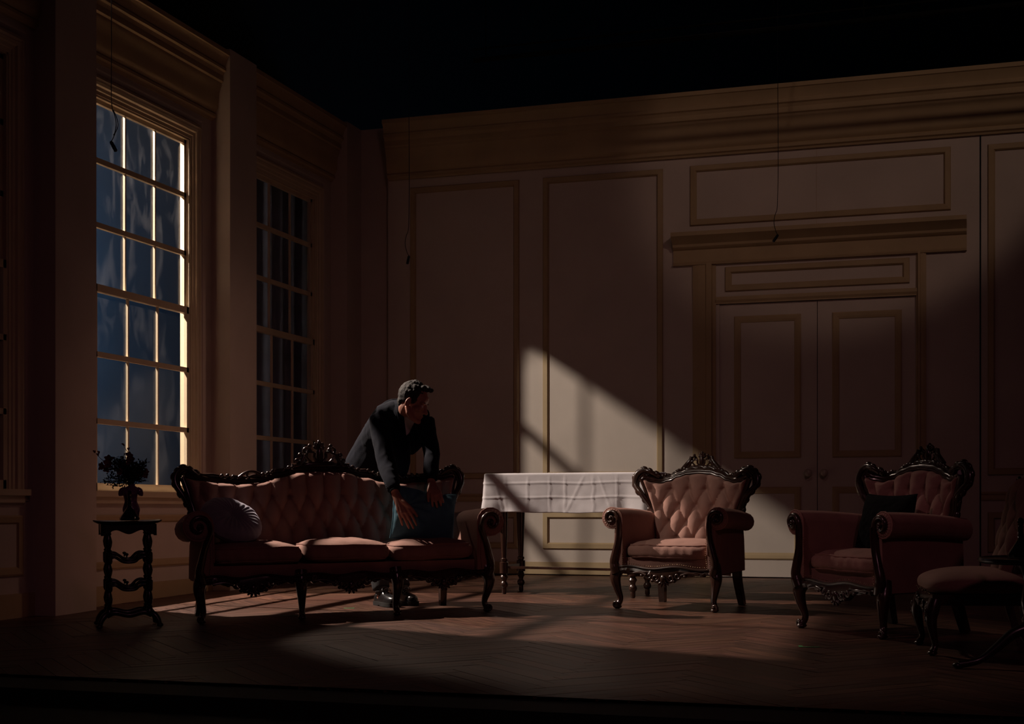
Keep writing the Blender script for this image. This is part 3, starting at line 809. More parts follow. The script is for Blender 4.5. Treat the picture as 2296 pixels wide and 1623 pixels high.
# ------------------------------------------------------------------ side chair at the right edge
def side_chair():
    t = thing('side_chair', 'low tufted velvet side chair seen from the side at the right edge', 'chair', -.01, 7.20, -80)
    W = M['wood']; V = M['velvet']
    def cab(x, s, y):
        m = MB(); p = cr([(x, y, .26), (x + s * .008, y - .012, .22), (x + s * .016, y - .022, .17), (x + s * .004, y - .010, .10), (x - s * .004, y, .05), (x + s * .004, y - .012, .018)], 7)
        m.tube(p, crs([.030, .032, .028, .019, .015, .018], 7), 10); m.ell((x + s * .004, y - .014, .012), (.020, .024, .012), 10, 6)
        for q in range(3): leaf_lobe(m, (x + s * .018, .21 - q * .02), .012, rad(90), y - .044)
        return m
    for s in (-1, 1):
        cab(s * .215, s, -.21).build('front_leg', W, t)
        m = MB(); m.tube(cr([(s * .19, .19, .28), (s * .19, .205, .18), (s * .20, .265, 0)], 6), [.030, .026, .022], 4, up=(1, 1, 0)); m.build('rear_leg', W, t, angle=30)
    def f(a, b_, c):
        p, q = 5, 2.6; r = ((abs(a) ** p + abs(b_) ** p) ** (q / p) + abs(c) ** q) ** (1 / q)
        a, b_, c = a / r, b_ / r, c / r
        return (a * .255, b_ * .245, .325 + c * .06 + (.02 * (1 - a * a) * (1 - b_ * b_) if c > 0 else 0))
    cube_sphere(20, f).build('seat_pad', V, t, angle=80)
    m = MB(); m.box(-.235, .235, -.225, .225, .235, .285)
    for cx, rot in ((0, 0),):
        for i in range(14):
            x = -.20 + i * .03; m.ell((x, -.232, .235 - .012 * abs(sin(i * 1.1)) - .02 * math.exp(-(x / .07) ** 2)), (.016, .012, .018), 8, 6)
    for s in (-1, 1): m.tube(spiral((s * .07, .235), .022, .005, rad(180), 1.2, y=-.245, s=s), [.008, .005], 8)
    m.build('carved_apron', W, t)
    m = MB()
    for i in range(28): m.ell((-.225 + i * .01667, -.236, .292 + .006 * sin(i * .9)), (.003, .003, .003), 6, 4)
    m.build('nail_trim', M['nail'], t)
    hw = lambda z: .13 + .085 * sin(min(1, max(0, (z - .36) / .42)) * pi * .62)
    yb = lambda z: .150 + (z - .36) * .24
    ta, tb, zb = .062, .105, .44
    def back(u, v):
        u = 2 * u - 1; zt = .83 - .07 * u * u - .03 * u ** 8; z = .36 + v * (zt - .36); x = u * hw(z)
        i = x / ta; j = (z - zb) / tb
        h = (abs(sin(pi * (i + j) / 2)) * abs(sin(pi * (i - j) / 2))) ** .55 if 0 <= j <= 3 else abs(sin(pi * (i - 3) / 2)) ** .7
        ef = sqrt(max(0, 1 - abs(u) ** 6)) * sqrt(max(0, 1 - v ** 20))
        return (x, yb(z) - (.03 + .028 * h) * ef - .02 * (1 - u * u), z)
    m = MB(); m.grid(back, 70, 60)
    m.grid(lambda u, v: ((2 * u - 1) * (hw(.34 + .48 * v) + .006), yb(.34 + .48 * v) + .05, .34 + v * (.83 - .07 * (2 * u - 1) ** 2 - .34)), 24, 14)
    m.build('tufted_back', V, t, angle=80)
    m = MB()
    for s in (-1, 1):
        m.tube([(s * (hw(z) + .006), yb(z) + .012, z) for z in [.30 + .45 * i / 14 for i in range(15)]], .020, 8)
        m.tube(spiral((s * .175, .805), .030, .006, rad(-30), 1.15, y=yb(.8) - .01, s=s), [.010, .007], 8)
        m.tube(cr([(s * .17, yb(.8), .778), (s * .11, yb(.83), .825), (s * .05, yb(.86), .855), (0, yb(.86), .85)], 6), .016, 8)
        m.tube(cr([(s * .10, yb(.84), .83), (s * .085, yb(.88), .89), (s * .045, yb(.92), .935), (s * .01, yb(.93), .945)], 6), [.012, .008], 8)
    m.ell((0, yb(.9), .90), (.03, .014, .045), 10, 7)
    m.build('carved_frame', W, t)
    return t
side_chair()

# ------------------------------------------------------------------ wine table and decanters
def wine_table():
    t = thing('wine_table', 'small round dark tripod table cut by the right edge of the photo', 'table', .215, 6.585, 20)
    m = MB(); m.lathe([(.0, .455), (.19, .455), (.205, .460), (.209, .470), (.205, .479), (.195, .481), (.19, .476), (0, .476)], 40); m.build('table_top', M['wood_black'], t)
    m = MB(); m.lathe([(.02, .11), (.032, .13), (.034, .15), (.022, .18), (.018, .19), (.026, .20), (.026, .21), (.018, .225), (.026, .26), (.030, .29), (.024, .33), (.016, .37), (.022, .40), (.034, .43), (.05, .455)], 20); m.build('pedestal', M['wood'], t)
    for k in range(3):
        a = rad(178 + k * 120); m = MB()
        p = cr([(.012, 0, .17), (.07, 0, .145), (.14, 0, .085), (.21, 0, .035), (.30, 0, .016)], 8)
        m.tube(p, crs([.026, .024, .020, .016, .017], 8), 8, (.8, 1)); m.ell((.305, 0, .014), (.024, .018, .013), 10, 6)
        m.xf(Matrix.Rotation(a, 4, 'Z')).build('leg', M['wood_black'], t)
    return t
wine_table()
def decanter(x, y, z, label, s=1.0):
    t = thing('decanter', label, 'decanter', x, y, 0, 'dark cut glass decanters', z=z, tilt=True)
    m = MB(); K = 24
    prof = [(.052, .0), (.056, .006), (.056, .012), (.050, .022), (.036, .042), (.024, .060), (.016, .072), (.0125, .085), (.0135, .090), (.0125, .095), (.0115, .112), (.0115, .130), (.017, .134)]
    vs = []
    for r, zz in prof:
        for k in range(K):
            q = 1 - (.05 * (k % 2) if r > .02 else .0); vs.append((r * q * cos(2 * pi * k / K), r * q * sin(2 * pi * k / K), zz))
    m.add(vs, [(i * K + k, i * K + (k + 1) % K, (i + 1) * K + (k + 1) % K, (i + 1) * K + k) for i in range(len(prof) - 1) for k in range(K)] + [tuple(range(K)), tuple((len(prof) - 1) * K + k for k in range(K))])
    m.build('bottle', M['decanter'], t, angle=12)
    m = MB(); m.lathe([(.009, .130), (.010, .138), (.012, .142), (.014, .155), (.012, .166), (.004, .172)], 10); m.build('stopper', M['decanter'], t, angle=20)
    return t
decanter(.185, 6.575, fz(6.585) + .4815, 'dark glass decanter on the round table at the right edge')

# ------------------------------------------------------------------ long table under a white cloth
def long_table():
    t = thing('side_table', 'long narrow table on turned dark legs, hidden under a white cloth', 'table', -2.80, 10.12, -8)
    prof = [(.012, 0), (.018, .01), (.017, .045), (.026, .055), (.030, .07), (.026, .085), (.017, .095), (.020, .11), (.031, .128), (.022, .145), (.018, .15), (.033, .155), (.033, .235), (.020, .240), (.026, .25), (.026, .262), (.018, .268),
            (.020, .30), (.026, .42), (.032, .60), (.033, .66), (.028, .70), (.020, .715), (.027, .725), (.027, .74), (.019, .75), (.028, .775), (.026, .80), (.03, .81), (.03, .89)]
    for x in (-.51, .51):
        for y in (-.145, .145):
            m = MB(); m.lathe(prof, 18, (x, y, 0)); m.build('leg', M['wood'], t, angle=40)
    m = MB(); m.box(-.60, .60, -.19, .19, .865, .885); m.build('table_top', M['wood'], t, smooth=False)
    for y in (-.145,): m = MB(); m.box(-.48, .48, y - .010, y + .010, .190, .208); m.build('stretcher', M['wood'], t, smooth=False)
    m = MB()
    for x in (-.51, .51): m = MB(); m.box(x - .012, x + .012, -.12, .12, .185, .215); m.build('stretcher', M['wood'], t, smooth=False)
    # cloth
    hx, hy, zt, drop, rc = .645, .215, .893, .275, .03
    per = []
    def edge(n0, p0, p1, nrm):
        for i in range(n0): per.append((p0[0] + (p1[0] - p0[0]) * i / n0, p0[1] + (p1[1] - p0[1]) * i / n0, nrm))
    def corner(cx, cy, a0):
        for i in range(10):
            a = rad(a0 + 90 * i / 10); per.append((cx + rc * cos(a), cy + rc * sin(a), (cos(a), sin(a))))
    edge(120, (-hx + rc, -hy), (hx - rc, -hy), (0, -1)); corner(hx - rc, -hy + rc, -90)
    edge(36, (hx, -hy + rc), (hx, hy - rc), (1, 0)); corner(hx - rc, hy - rc, 0)
    edge(120, (hx - rc, hy), (-hx + rc, hy), (0, 1)); corner(-hx + rc, hy - rc, 90)
    edge(36, (-hx, hy - rc), (-hx, -hy + rc), (-1, 0)); corner(-hx + rc, -hy + rc, 180)
    nP = len(per); nV = 44
    def fn(u, v):
        i = int(round(u * nP)) % nP; x, y, (nx, ny) = per[i]
        rr = .012
        d = max(0, v - .06) / .94
        cd = sqrt((abs(x) - hx) ** 2 + (abs(y) - hy) ** 2)
        fl = .006 * d + .022 * d * math.exp(-(cd / .09) ** 2) - .020 * d * math.exp(-((cd - .17) / .06) ** 2)
        fl += .008 * d * noise.noise((x * 5, y * 5, d * 1.2)) + .004 * d * noise.noise((x * 14, y * 14, d * 4))
        a = x if abs(ny) > .5 else y
        rid = 0
        for c in (-.46, -.28, -.10, .02, .24, .42): rid += math.exp(-((a - c - .01 * noise.noise((c * 9, d * 4, 1))) / .006) ** 2)
        for c in (.22, .60): rid += math.exp(-((d - c - .03 * noise.noise((a * 3, c, 0))) / .022) ** 2)
        for c, k in ((-.52, .25), (.1, -.5), (.33, .35)): rid += .8 * math.exp(-(((a - c) - k * (d - .5) * .3) / .008) ** 2)
        fl += .0035 * rid * min(1, d * 6)
        if v < .06:
            t = v / .06 * pi / 2; return (x - nx * rr * (1 - sin(t)), y - ny * rr * (1 - sin(t)), zt - rr * (1 - cos(t)))
        z = zt - rr - d * drop + .010 * noise.noise((x * 4, y * 4, 7)) * d
        return (x + nx * fl, y + ny * fl, z)
    m = MB(); m.grid(fn, nP, nV, cu=True)
    top = [m.v[i * (nV + 1)] for i in range(nP)]
    m.add(top, [tuple(range(nP))])
    o = m.build('tablecloth', M['linen'], None, angle=80, recalc=False)
    md = o.modifiers.new('thick', 'SOLIDIFY'); md.thickness = .0015; md.offset = 0
    o.location = t.location; o.rotation_euler = t.rotation_euler
    tag(o, 'creased white tablecloth draped over the long table by the back wall', 'tablecloth')
long_table()

# ------------------------------------------------------------------ carved plant stand, vase, bouquet, decanter
SX, SY, SYAW = -4.69, 7.21, 37
def plant_stand():
    t = thing('plant_stand', 'dark carved side table with turned columns beside the sofa, bearing a vase', 'table', SX, SY, SYAW)
    W = M['wood_black']
    hx, hy = .112, .10
    prof = [(.011, .075), (.020, .08), (.020, .105), (.014, .112), (.018, .120), (.012, .127), (.018, .145), (.021, .165), (.016, .19), (.012, .205), (.018, .212), (.021, .222), (.021, .268), (.014, .276), (.018, .284), (.012, .292),
            (.018, .312), (.021, .330), (.016, .352), (.012, .364), (.018, .371), (.021, .382), (.021, .428), (.014, .436), (.018, .444), (.012, .452), (.018, .472), (.021, .495), (.016, .518), (.012, .532), (.018, .540), (.013, .546), (.021, .560), (.021, .598)]
    for x in (-hx, hx):
        for y in (-hy, hy):
            m = MB(); m.lathe(prof, 14, (x, y, -.0)); m.build('column', W, t, angle=40)
    # top with flared ends
    m = MB()
    out = []
    K = 48
    for i in range(K):
        a = 2 * pi * i / K; p = 4.5; c, s_ = cos(a), sin(a); k = (abs(c) ** p + abs(s_) ** p) ** (-1 / p)
        out.append((.188 * k * c * (1 - .02 * cos(a * 8)), .150 * k * s_ * (1 - .02 * cos(a * 8))))
    lay = [(.88, .592), (.97, .600), (1.0, .608), (.985, .612), (.93, .612)]
    vs = [(x * q, y * q, z + .006 * (abs(x) / .188) ** 6) for q, z in lay for x, y in out]
    m.add(vs, [(i * K + k, i * K + (k + 1) % K, (i + 1) * K + (k + 1) % K, (i + 1) * K + k) for i in range(4) for k in range(K)] + [tuple(range(K)), tuple(4 * K + k for k in range(K))])
    m.build('table_top', W, t, angle=40)
    # scalloped frieze, front/back and sides
    m = MB()
    def frieze(hw, sgn, axis, off):
        n = 40; vs = []
        for i in range(n + 1):
            x = -hw + 2 * hw * i / n; u = x / hw
            lo = .552 - .014 * math.exp(-(u / .22) ** 2) + .010 * math.exp(-((abs(u) - .45) / .18) ** 2) - .022 * max(0, (abs(u) - .62) / .38) ** .6
            for (d, z) in ((0, lo), (0, .595), (-.014, .595), (-.014, lo)):
                vs.append((x, sgn * (off + d), z) if axis == 0 else (sgn * (off + d), x, z))
        m.add(vs, [(i * 4 + q, i * 4 + (q + 1) % 4, (i + 1) * 4 + (q + 1) % 4, (i + 1) * 4 + q) for i in range(n) for q in range(4)] + [(0, 1, 2, 3), tuple(n * 4 + q for q in range(4))])
    for s in (-1, 1): frieze(.155, s, 0, hy + .026); frieze(.126, s, 1, hx + .040)
    m.build('scalloped_frieze', W, t, smooth=False)
    # wavy twin stretchers with a knob
    for z in (.245, .405):
        for s in (-1, 1):
            m = MB()
            A = cr([(-hx, s * hy, z + .022), (-hx * .6, s * hy, z + .018), (-.02, s * hy, z - .012), (.02, s * hy, z - .016), (hx * .5, s * hy, z + .016), (hx * .8, s * hy, z + .022), (hx, s * hy, z + .006)], 6)
            B = cr([(-hx, s * hy, z - .012), (-hx * .7, s * hy, z + .002), (-.03, s * hy, z - .026), (.03, s * hy, z - .026), (hx * .5, s * hy, z - .008), (hx * .8, s * hy, z + .002), (hx, s * hy, z - .010)], 6)
            m.tube(A, .0085, 8); m.tube(B, .0085, 8)
            m.lathe([(.004, 0), (.005, .012), (.011, .018), (.011, .024), (.004, .029)], 10, (-.012, s * hy, z - .004))
            m.build('wavy_stretcher', W, t)
        for s in (-1, 1):
            m = MB(); m.tube([(s * hx, -hy, z), (s * hx, hy, z)], .008, 8); m.build('side_stretcher', W, t)
    # wavy base rails with scroll feet
    for s in (-1, 1):
        m = MB(); m.tube(cr([(-.125, s * hy, .070), (-.08, s * hy, .088), (0, s * hy, .072), (.08, s * hy, .088), (.125, s * hy, .070)], 7), .013, 8, (1, 1.2))
        m.build('base_rail', W, t)
        for q in (-1, 1):
            m = MB(); m.tube(cr([(q * .10, s * hy, .088), (q * .135, s * (hy + .012), .075), (q * .158, s * (hy + .022), .045), (q * .165, s * (hy + .028), .018)], 7), [.017, .018, .016, .014], 10)
            m.ell((q * .168, s * (hy + .03), .014), (.020, .018, .014), 10, 6)
            m.build('scroll_foot', W, t)
    for q in (-1, 1):
        m = MB(); m.tube([(q * hx, -hy, .085), (q * hx, hy, .085)], .012, 8); m.build('base_rail', W, t)
plant_stand()
TOPZ = fz(SY) + .6165
def torso_vase():
    t = thing('vase', 'purple glazed vase shaped like a torso on the carved side table', 'vase', SX - .004, SY + .03, 18, z=TOPZ)
    # radius x, radius y, x offset, y offset by height
    secs = [(0, .040, .034, .004, 0), (.012, .042, .036, .004, 0), (.04, .046, .040, .004, 0), (.062, .050, .043, .003, .002), (.085, .044, .038, .002, .003), (.108, .036, .029, .001, .002), (.135, .039, .031, 0, -.002),
            (.158, .046, .037, 0, -.004), (.178, .049, .036, .001, -.002), (.190, .040, .030, .003, 0), (.197, .024, .022, .006, 0), (.204, .018, .018, .008, 0), (.21, .021, .021, .009, 0)]
    K = 36; m = MB()
    S = []
    for c in range(5): S.append(crs([q[c] for q in secs], 4))
    n = len(S[0]); vs = []
    for i in range(n):
        z = S[0][i]
        for k in range(K):
            a = 2 * pi * k / K; r = 1
            x, y = S[1][i] * cos(a), S[2][i] * sin(a)
            y -= .012 * math.exp(-((z - .155) / .016) ** 2) * (math.exp(-((x - .020) / .013) ** 2) + math.exp(-((x + .020) / .013) ** 2)) * (y < 0)
            y += .006 * math.exp(-(x / .006) ** 2) * (z < .06) * (1 - z / .06) * (y < 0)
            vs.append((x + S[3][i], y + S[4][i], z))
    m.add(vs, [(i * K + k, i * K + (k + 1) % K, (i + 1) * K + (k + 1) % K, (i + 1) * K + k) for i in range(n - 1) for k in range(K)] + [tuple(range(K - 1, -1, -1)), tuple((n - 1) * K + k for k in range(K))])
    m.build('torso_body', M['purple'], t)
    for s in (-1, 1):
        m = MB(); m.tube(cr([(s * .038 + .002, 0, .178), (s * .051 + .002, 0, .170), (s * .057 + .002, 0, .152), (s * .056 + .002, -.002, .143)], 5), [.017, .018, .016, .012], 10); m.build('arm_stump', M['purple'], t)
torso_vase()
def bouquet():
    rnd = random.Random(11)
    t = thing('bouquet', 'dark spray of leaves and dark red flowers in the purple vase', 'flowers', SX + .003, SY + .032, 18, z=TOPZ + .21)
    st = MB(); lf = MB()
    def leaf(m, p, d, L, w):
        d = Vector(d).normalized(); u = d.orthogonal().normalized(); u = Quaternion(d, rnd.uniform(0, 6.28)) @ u; n = d.cross(u)
        p = Vector(p)
        m.add([p, p + d * L * .35 + u * w + n * w * .3, p + d * L, p + d * L * .35 - u * w + n * w * .3, p + d * L * .5 + n * w * .55], [(0, 1, 4), (1, 2, 4), (2, 3, 4), (3, 0, 4)])
    def sprig(end, n, L, w, r0=.0022, wob=.012, start=.25):
        e = Vector(end); pts = cr([(0, 0, -.03), (e.x * .25, e.y * .25, e.z * .45 + .01), (e.x * .65 + rnd.uniform(-wob, wob), e.y * .65, e.z * .8), tuple(e)], 6)
        st.tube(pts, [r0, r0 * .4], 5)
        for k in range(n):
            f = start + (1 - start) * rnd.random(); q = pts[int(f * (len(pts) - 1))]
            a = (rnd.uniform(-1, 1), rnd.uniform(-1, 1), rnd.uniform(-.4, 1)); leaf(lf, q, a, L * rnd.uniform(.6, 1.2), w * rnd.uniform(.7, 1.2))
            if rnd.random() < .5:
                b = Vector(q) + Vector(a).normalized() * .022; st.tube([q, b], .0008, 4); leaf(lf, b, (a[0] + rnd.uniform(-.5, .5), a[1], a[2]), L, w)
        return pts
    for k in range(64):
        a = rnd.uniform(0, 2 * pi); r = rnd.uniform(.03, .11); cx = -.035
        sprig((cx + r * cos(a) * 1.15, r * sin(a) * .8, .03 + rnd.uniform(.0, .11)), 20, .016, .006)
    for e in [(-.17, .0, .015), (-.155, .01, -.005), (-.14, 0, .04), (-.15, -.03, .02), (-.12, .02, -.012), (-.06, 0, .165), (-.095, 0, .145), (-.03, .02, .14), (-.075, -.02, .15), (.05, 0, .03), (.075, .01, .02), (-.10, .02, .12)]:
        sprig(e, 34, .014, .0055)
    st.build('stems', M['stem'], t); lf.build('foliage', M['leaf'], t, smooth=False, recalc=False)
    # long orchid stems with flowers and buds
    def petal(m, c, d, L, w, n0):
        d = Vector(d).normalized(); n0 = Vector(n0).normalized(); u = d.cross(n0).normalized(); c = Vector(c)
        rows = 5; vs = []
        for i in range(rows + 1):
            f = i / rows; ww = w * sin(pi * min(1, f * .92 + .08)) ** .7
            b = c + d * L * f + n0 * (.25 * L * f * f)
            vs += [b - u * ww + n0 * ww * .25, b, b + u * ww + n0 * ww * .25]
        m.add(vs, [(i * 3 + q, i * 3 + q + 1, i * 3 + q + 4, i * 3 + q + 3) for i in range(rows) for q in range(2)])
    def flower(c, s, name='flower'):
        m = MB(); nrm = Vector((rnd.uniform(-.6, .6), -1, rnd.uniform(-.3, .5))).normalized(); u = nrm.orthogonal().normalized()
        for k in range(5):
            d = Quaternion(nrm, k * 2 * pi / 5 + rnd.uniform(-.2, .2)) @ u; petal(m, c, d, s * rnd.uniform(.9, 1.15), s * .42, nrm)
        m.ell(Vector(c) + nrm * .004, (s * .22, s * .22, s * .22), 8, 5)
        m.build(name, M['petal'], t, recalc=False)
    arms = [[(0, 0, -.02), (-.05, 0, .06), (-.11, 0, .115), (-.17, 0, .14), (-.215, 0, .19)], [(0, 0, -.02), (.0, 0, .08), (-.01, 0, .16), (-.035, 0, .205), (-.048, 0, .232)], [(0, 0, -.02), (.02, 0, .05), (.05, 0, .08), (.085, 0, .055)], [(0, 0, -.02), (-.06, 0, .04), (-.13, 0, .075), (-.18, 0, .10)]]
    m = MB()
    for A in arms: m.tube(cr(A, 6), [.0028, .0012], 6)
    m.build('orchid_stem', M['stem'], t)
    for c, s in [((-.130, -.01, .150), .026), ((-.135, -.012, .118), .030), ((-.175, 0, .105), .026), ((-.15, 0, .085), .022), ((-.008, -.01, .165), .026), ((.004, -.01, .145), .024), ((-.012, -.008, .130), .024), ((.060, -.01, .075), .022), ((.074, 0, .055), .024), ((.052, 0, .055), .022), ((.085, 0, .070), .018), ((.025, -.01, .05), .024), ((-.06, -.04, .07), .022)]:
        flower(c, s)
    for c in [(-.215, 0, .19), (-.195, 0, .172), (-.19, .0, .185), (-.046, 0, .230), (-.020, 0, .205), (.082, 0, .085)]:
        m = MB(); m.ell(c, (.005, .005, .009), 8, 6, Matrix.Rotation(rnd.uniform(-.8, .8), 3, 'Y'))
        petal(m, c, (rnd.uniform(-1, 1), 0, .6), .014, .005, (0, -1, 0)); m.build('bud', M['petal'], t, recalc=False)
bouquet()
decanter(SX + .048, SY - .062, TOPZ, 'dark cut glass decanter in front of the purple vase', 1)

# ------------------------------------------------------------------ cushions
def on_seat(root, p):                                  # local seat coordinates -> world
    return root.matrix_basis @ Vector(p)
def cushion_obj(name, root, p, R3, label, cat, mb, material):
    t = bpy.data.objects.new(name, None); COL.objects.link(t)
    t.location = on_seat(root, p); t.rotation_euler = (root.matrix_basis.to_3x3() @ R3).to_euler(); tag(t, label, cat)
    return t
def round_cushion():
    n = Vector((.22, -.60, .77)).normalized(); ax_ = Vector((.86, .33, -.50)); ax_ = (ax_ - n * ax_.dot(n)).normalized()
    R3 = Matrix((ax_, n.cross(ax_), n)).transposed()
    t = cushion_obj('round_cushion', sofa, (-.675, -.045, .600), R3, 'pale grey round pleated cushion leaning on the left sofa arm', 'cushion', None, None)
    rr, th = .195, .062
    def fn(u, v, sg):
        a = 2 * pi * u; r = v * rr
        pl = sin(a * 26 + 2.5 * noise.noise((cos(a) * 2, sin(a) * 2, v * 2)))
        z = th * (1 - v ** 5) ** .55 - .040 * math.exp(-(v / .16) ** 2) + .004 * pl * sin(pi * min(1, v * 1.15)) * (1 - .5 * v) + .006 * noise.noise((cos(a) * v * 3, sin(a) * v * 3, 1))
        q = 1 + .006 * pl * v
        return (r * cos(a) * q, r * sin(a) * q, sg * max(z, .0))
    m = MB(); m.grid(lambda u, v: fn(u, v, 1), 260, 26, cu=True); m.grid(lambda u, v: fn(u, v, -1), 260, 26, cu=True); m.build('cover', M['grey'], t, angle=80)
    m = MB(); m.ell((0, 0, .024), (.016, .016, .008), 14, 7); m.build('button', M['grey'], t)
round_cushion()
def square_cushion(root, p, R3, hw, hh, th, material, label, seed, pinch=()):
    t = cushion_obj('square_cushion', root, p, R3, label, 'cushion', None, None)
    def surf(u, v, sg):
        a, b_ = 2 * u - 1, 2 * v - 1
        k = (max(0, 1 - a * a) * max(0, 1 - b_ * b_)) ** .42
        x = a * hw * (1 - .07 * (1 - b_ * b_) * 0 - .06 * (1 - b_ ** 2) * abs(a) ** 3); z = b_ * hh * (1 - .07 * (1 - a * a) * abs(b_) ** 3)
        d = th * k + .010 * k * noise.noise((a * 2.2 + seed, b_ * 2.2, sg)) + .004 * k * noise.noise((a * 7, b_ * 7, seed))
        for (pa, pb, pr, pd) in pinch:
            w = math.exp(-(((a - pa) * hw) ** 2 + ((b_ - pb) * hh) ** 2) / pr ** 2); z -= pd * w; d -= .012 * w * sg
            ang = atan2((b_ - pb) * hh, (a - pa) * hw); rad_ = sqrt(((a - pa) * hw) ** 2 + ((b_ - pb) * hh) ** 2)
            d += .007 * sin(ang * 11) * math.exp(-((rad_ - .09) / .07) ** 2) * k
        return (x, -sg * d, z)
    m = MB(); m.grid(lambda u, v: surf(u, v, 1), 70, 70); m.grid(lambda u, v: surf(u, v, -1), 70, 70)
    m.build('cover', material, t, angle=80)
    loop = [(i / 40, 0) for i in range(40)] + [(1, i / 40) for i in range(40)] + [(1 - i / 40, 1) for i in range(40)] + [(0, 1 - i / 40) for i in range(40)]
    m = MB(); m.tube([surf(u, v, 1) for u, v in loop], .004, 6, closed=True); m.build('piping', material, t)
    return t
square_cushion(sofa, (.575, -.025, .612), Matrix.Rotation(rad(6), 3, 'Z') @ Matrix.Rotation(rad(-10), 3, 'X') @ Matrix.Rotation(rad(9), 3, 'Y'), .225, .175, .075, M['teal'],
               'teal velvet cushion being arranged by the man at the right end of the sofa', 3, [(.30, .98, .055, .050), (-.62, .3, .07, .01)])
square_cushion(chair2, (-.03, .03, .565), Matrix.Rotation(rad(-4), 3, 'Z') @ Matrix.Rotation(rad(-14), 3, 'X'), .22, .185, .065, M['ink'],
               'black square cushion propped in the shadowed armchair', 9)

# ------------------------------------------------------------------ spike marks on the floor
def spike(x, y, yaw, parts, label):
    t = thing('spike_tape', label, 'tape', x, y, yaw, 'spike tape marks on the stage floor')
    for (x0, x1, y0, y1) in parts:
        m = MB(); m.box(x0, x1, y0, y1, .0012, .0022); m.build('tape_strip', M['tape'], t, smooth=False)
spike(-4.07, 8.02, 25, [(-.06, .06, -.012, .012)], 'green tape mark on the floor under the left half of the sofa')
spike(-3.93, 8.62, 30, [(-.035, .035, -.010, .010)], 'green tape mark on the floor just left of the black shoes')
spike(-.78, 7.14, 10, [(-.05, .05, -.010, .010), (-.05, -.03, .010, .06)], 'green tape mark on the floor in front of the shadowed armchair')

# ------------------------------------------------------------------ the man leaning over the sofa
A18 = rad(18)
CR, CF, CU = Vector((cos(A18), sin(A18), 0)), Vector((-sin(A18), cos(A18), 0)), Vector((0, 0, 1))
def remesh(mb, name, material, parent, voxel, iters=3, wrinkle=0.0, wscale=9.0, keep=None):
    me = bpy.data.meshes.new('tmp'); me.from_pydata(mb.v, [], mb.f); me.update()
    bm = bmesh.new(); bm.from_mesh(me); bmesh.ops.recalc_face_normals(bm, faces=bm.faces); bm.to_mesh(me); bm.free()
    o = bpy.data.objects.new('tmp', me); COL.objects.link(o)
    r = o.modifiers.new('r', 'REMESH'); r.mode = 'VOXEL'; r.voxel_size = voxel
    s = o.modifiers.new('s', 'SMOOTH'); s.iterations = iters; s.factor = .5
    bpy.context.view_layer.update()
    ev = o.evaluated_get(bpy.context.evaluated_depsgraph_get())
    nm = bpy.data.meshes.new_from_object(ev); bpy.data.objects.remove(o); bpy.data.meshes.remove(me)
    if wrinkle:
        nm.update(); ns = [v.normal.copy() for v in nm.vertices]
        for v, n in zip(nm.vertices, ns):
            p = v.co; w = noise.noise((p.x * wscale, p.y * wscale, p.z * wscale * .6)) + .5 * (1 - 2 * abs(noise.noise((p.x * wscale * 1.7, p.y * wscale * 1.7, p.z * wscale * 1.1 + 5))))
            v.co = p + n * w * wrinkle
    if keep:
        bm = bmesh.new(); bm.from_mesh(nm); bmesh.ops.delete(bm, geom=[v for v in bm.verts if not keep(v.co)], context='VERTS'); bm.to_mesh(nm); bm.free()
    nm.name = name; nm.materials.clear(); nm.materials.append(material)
    nm.polygons.foreach_set('use_smooth', [True] * len(nm.polygons))
    o = bpy.data.objects.new(name, nm); COL.objects.link(o); o.parent = parent
    return o

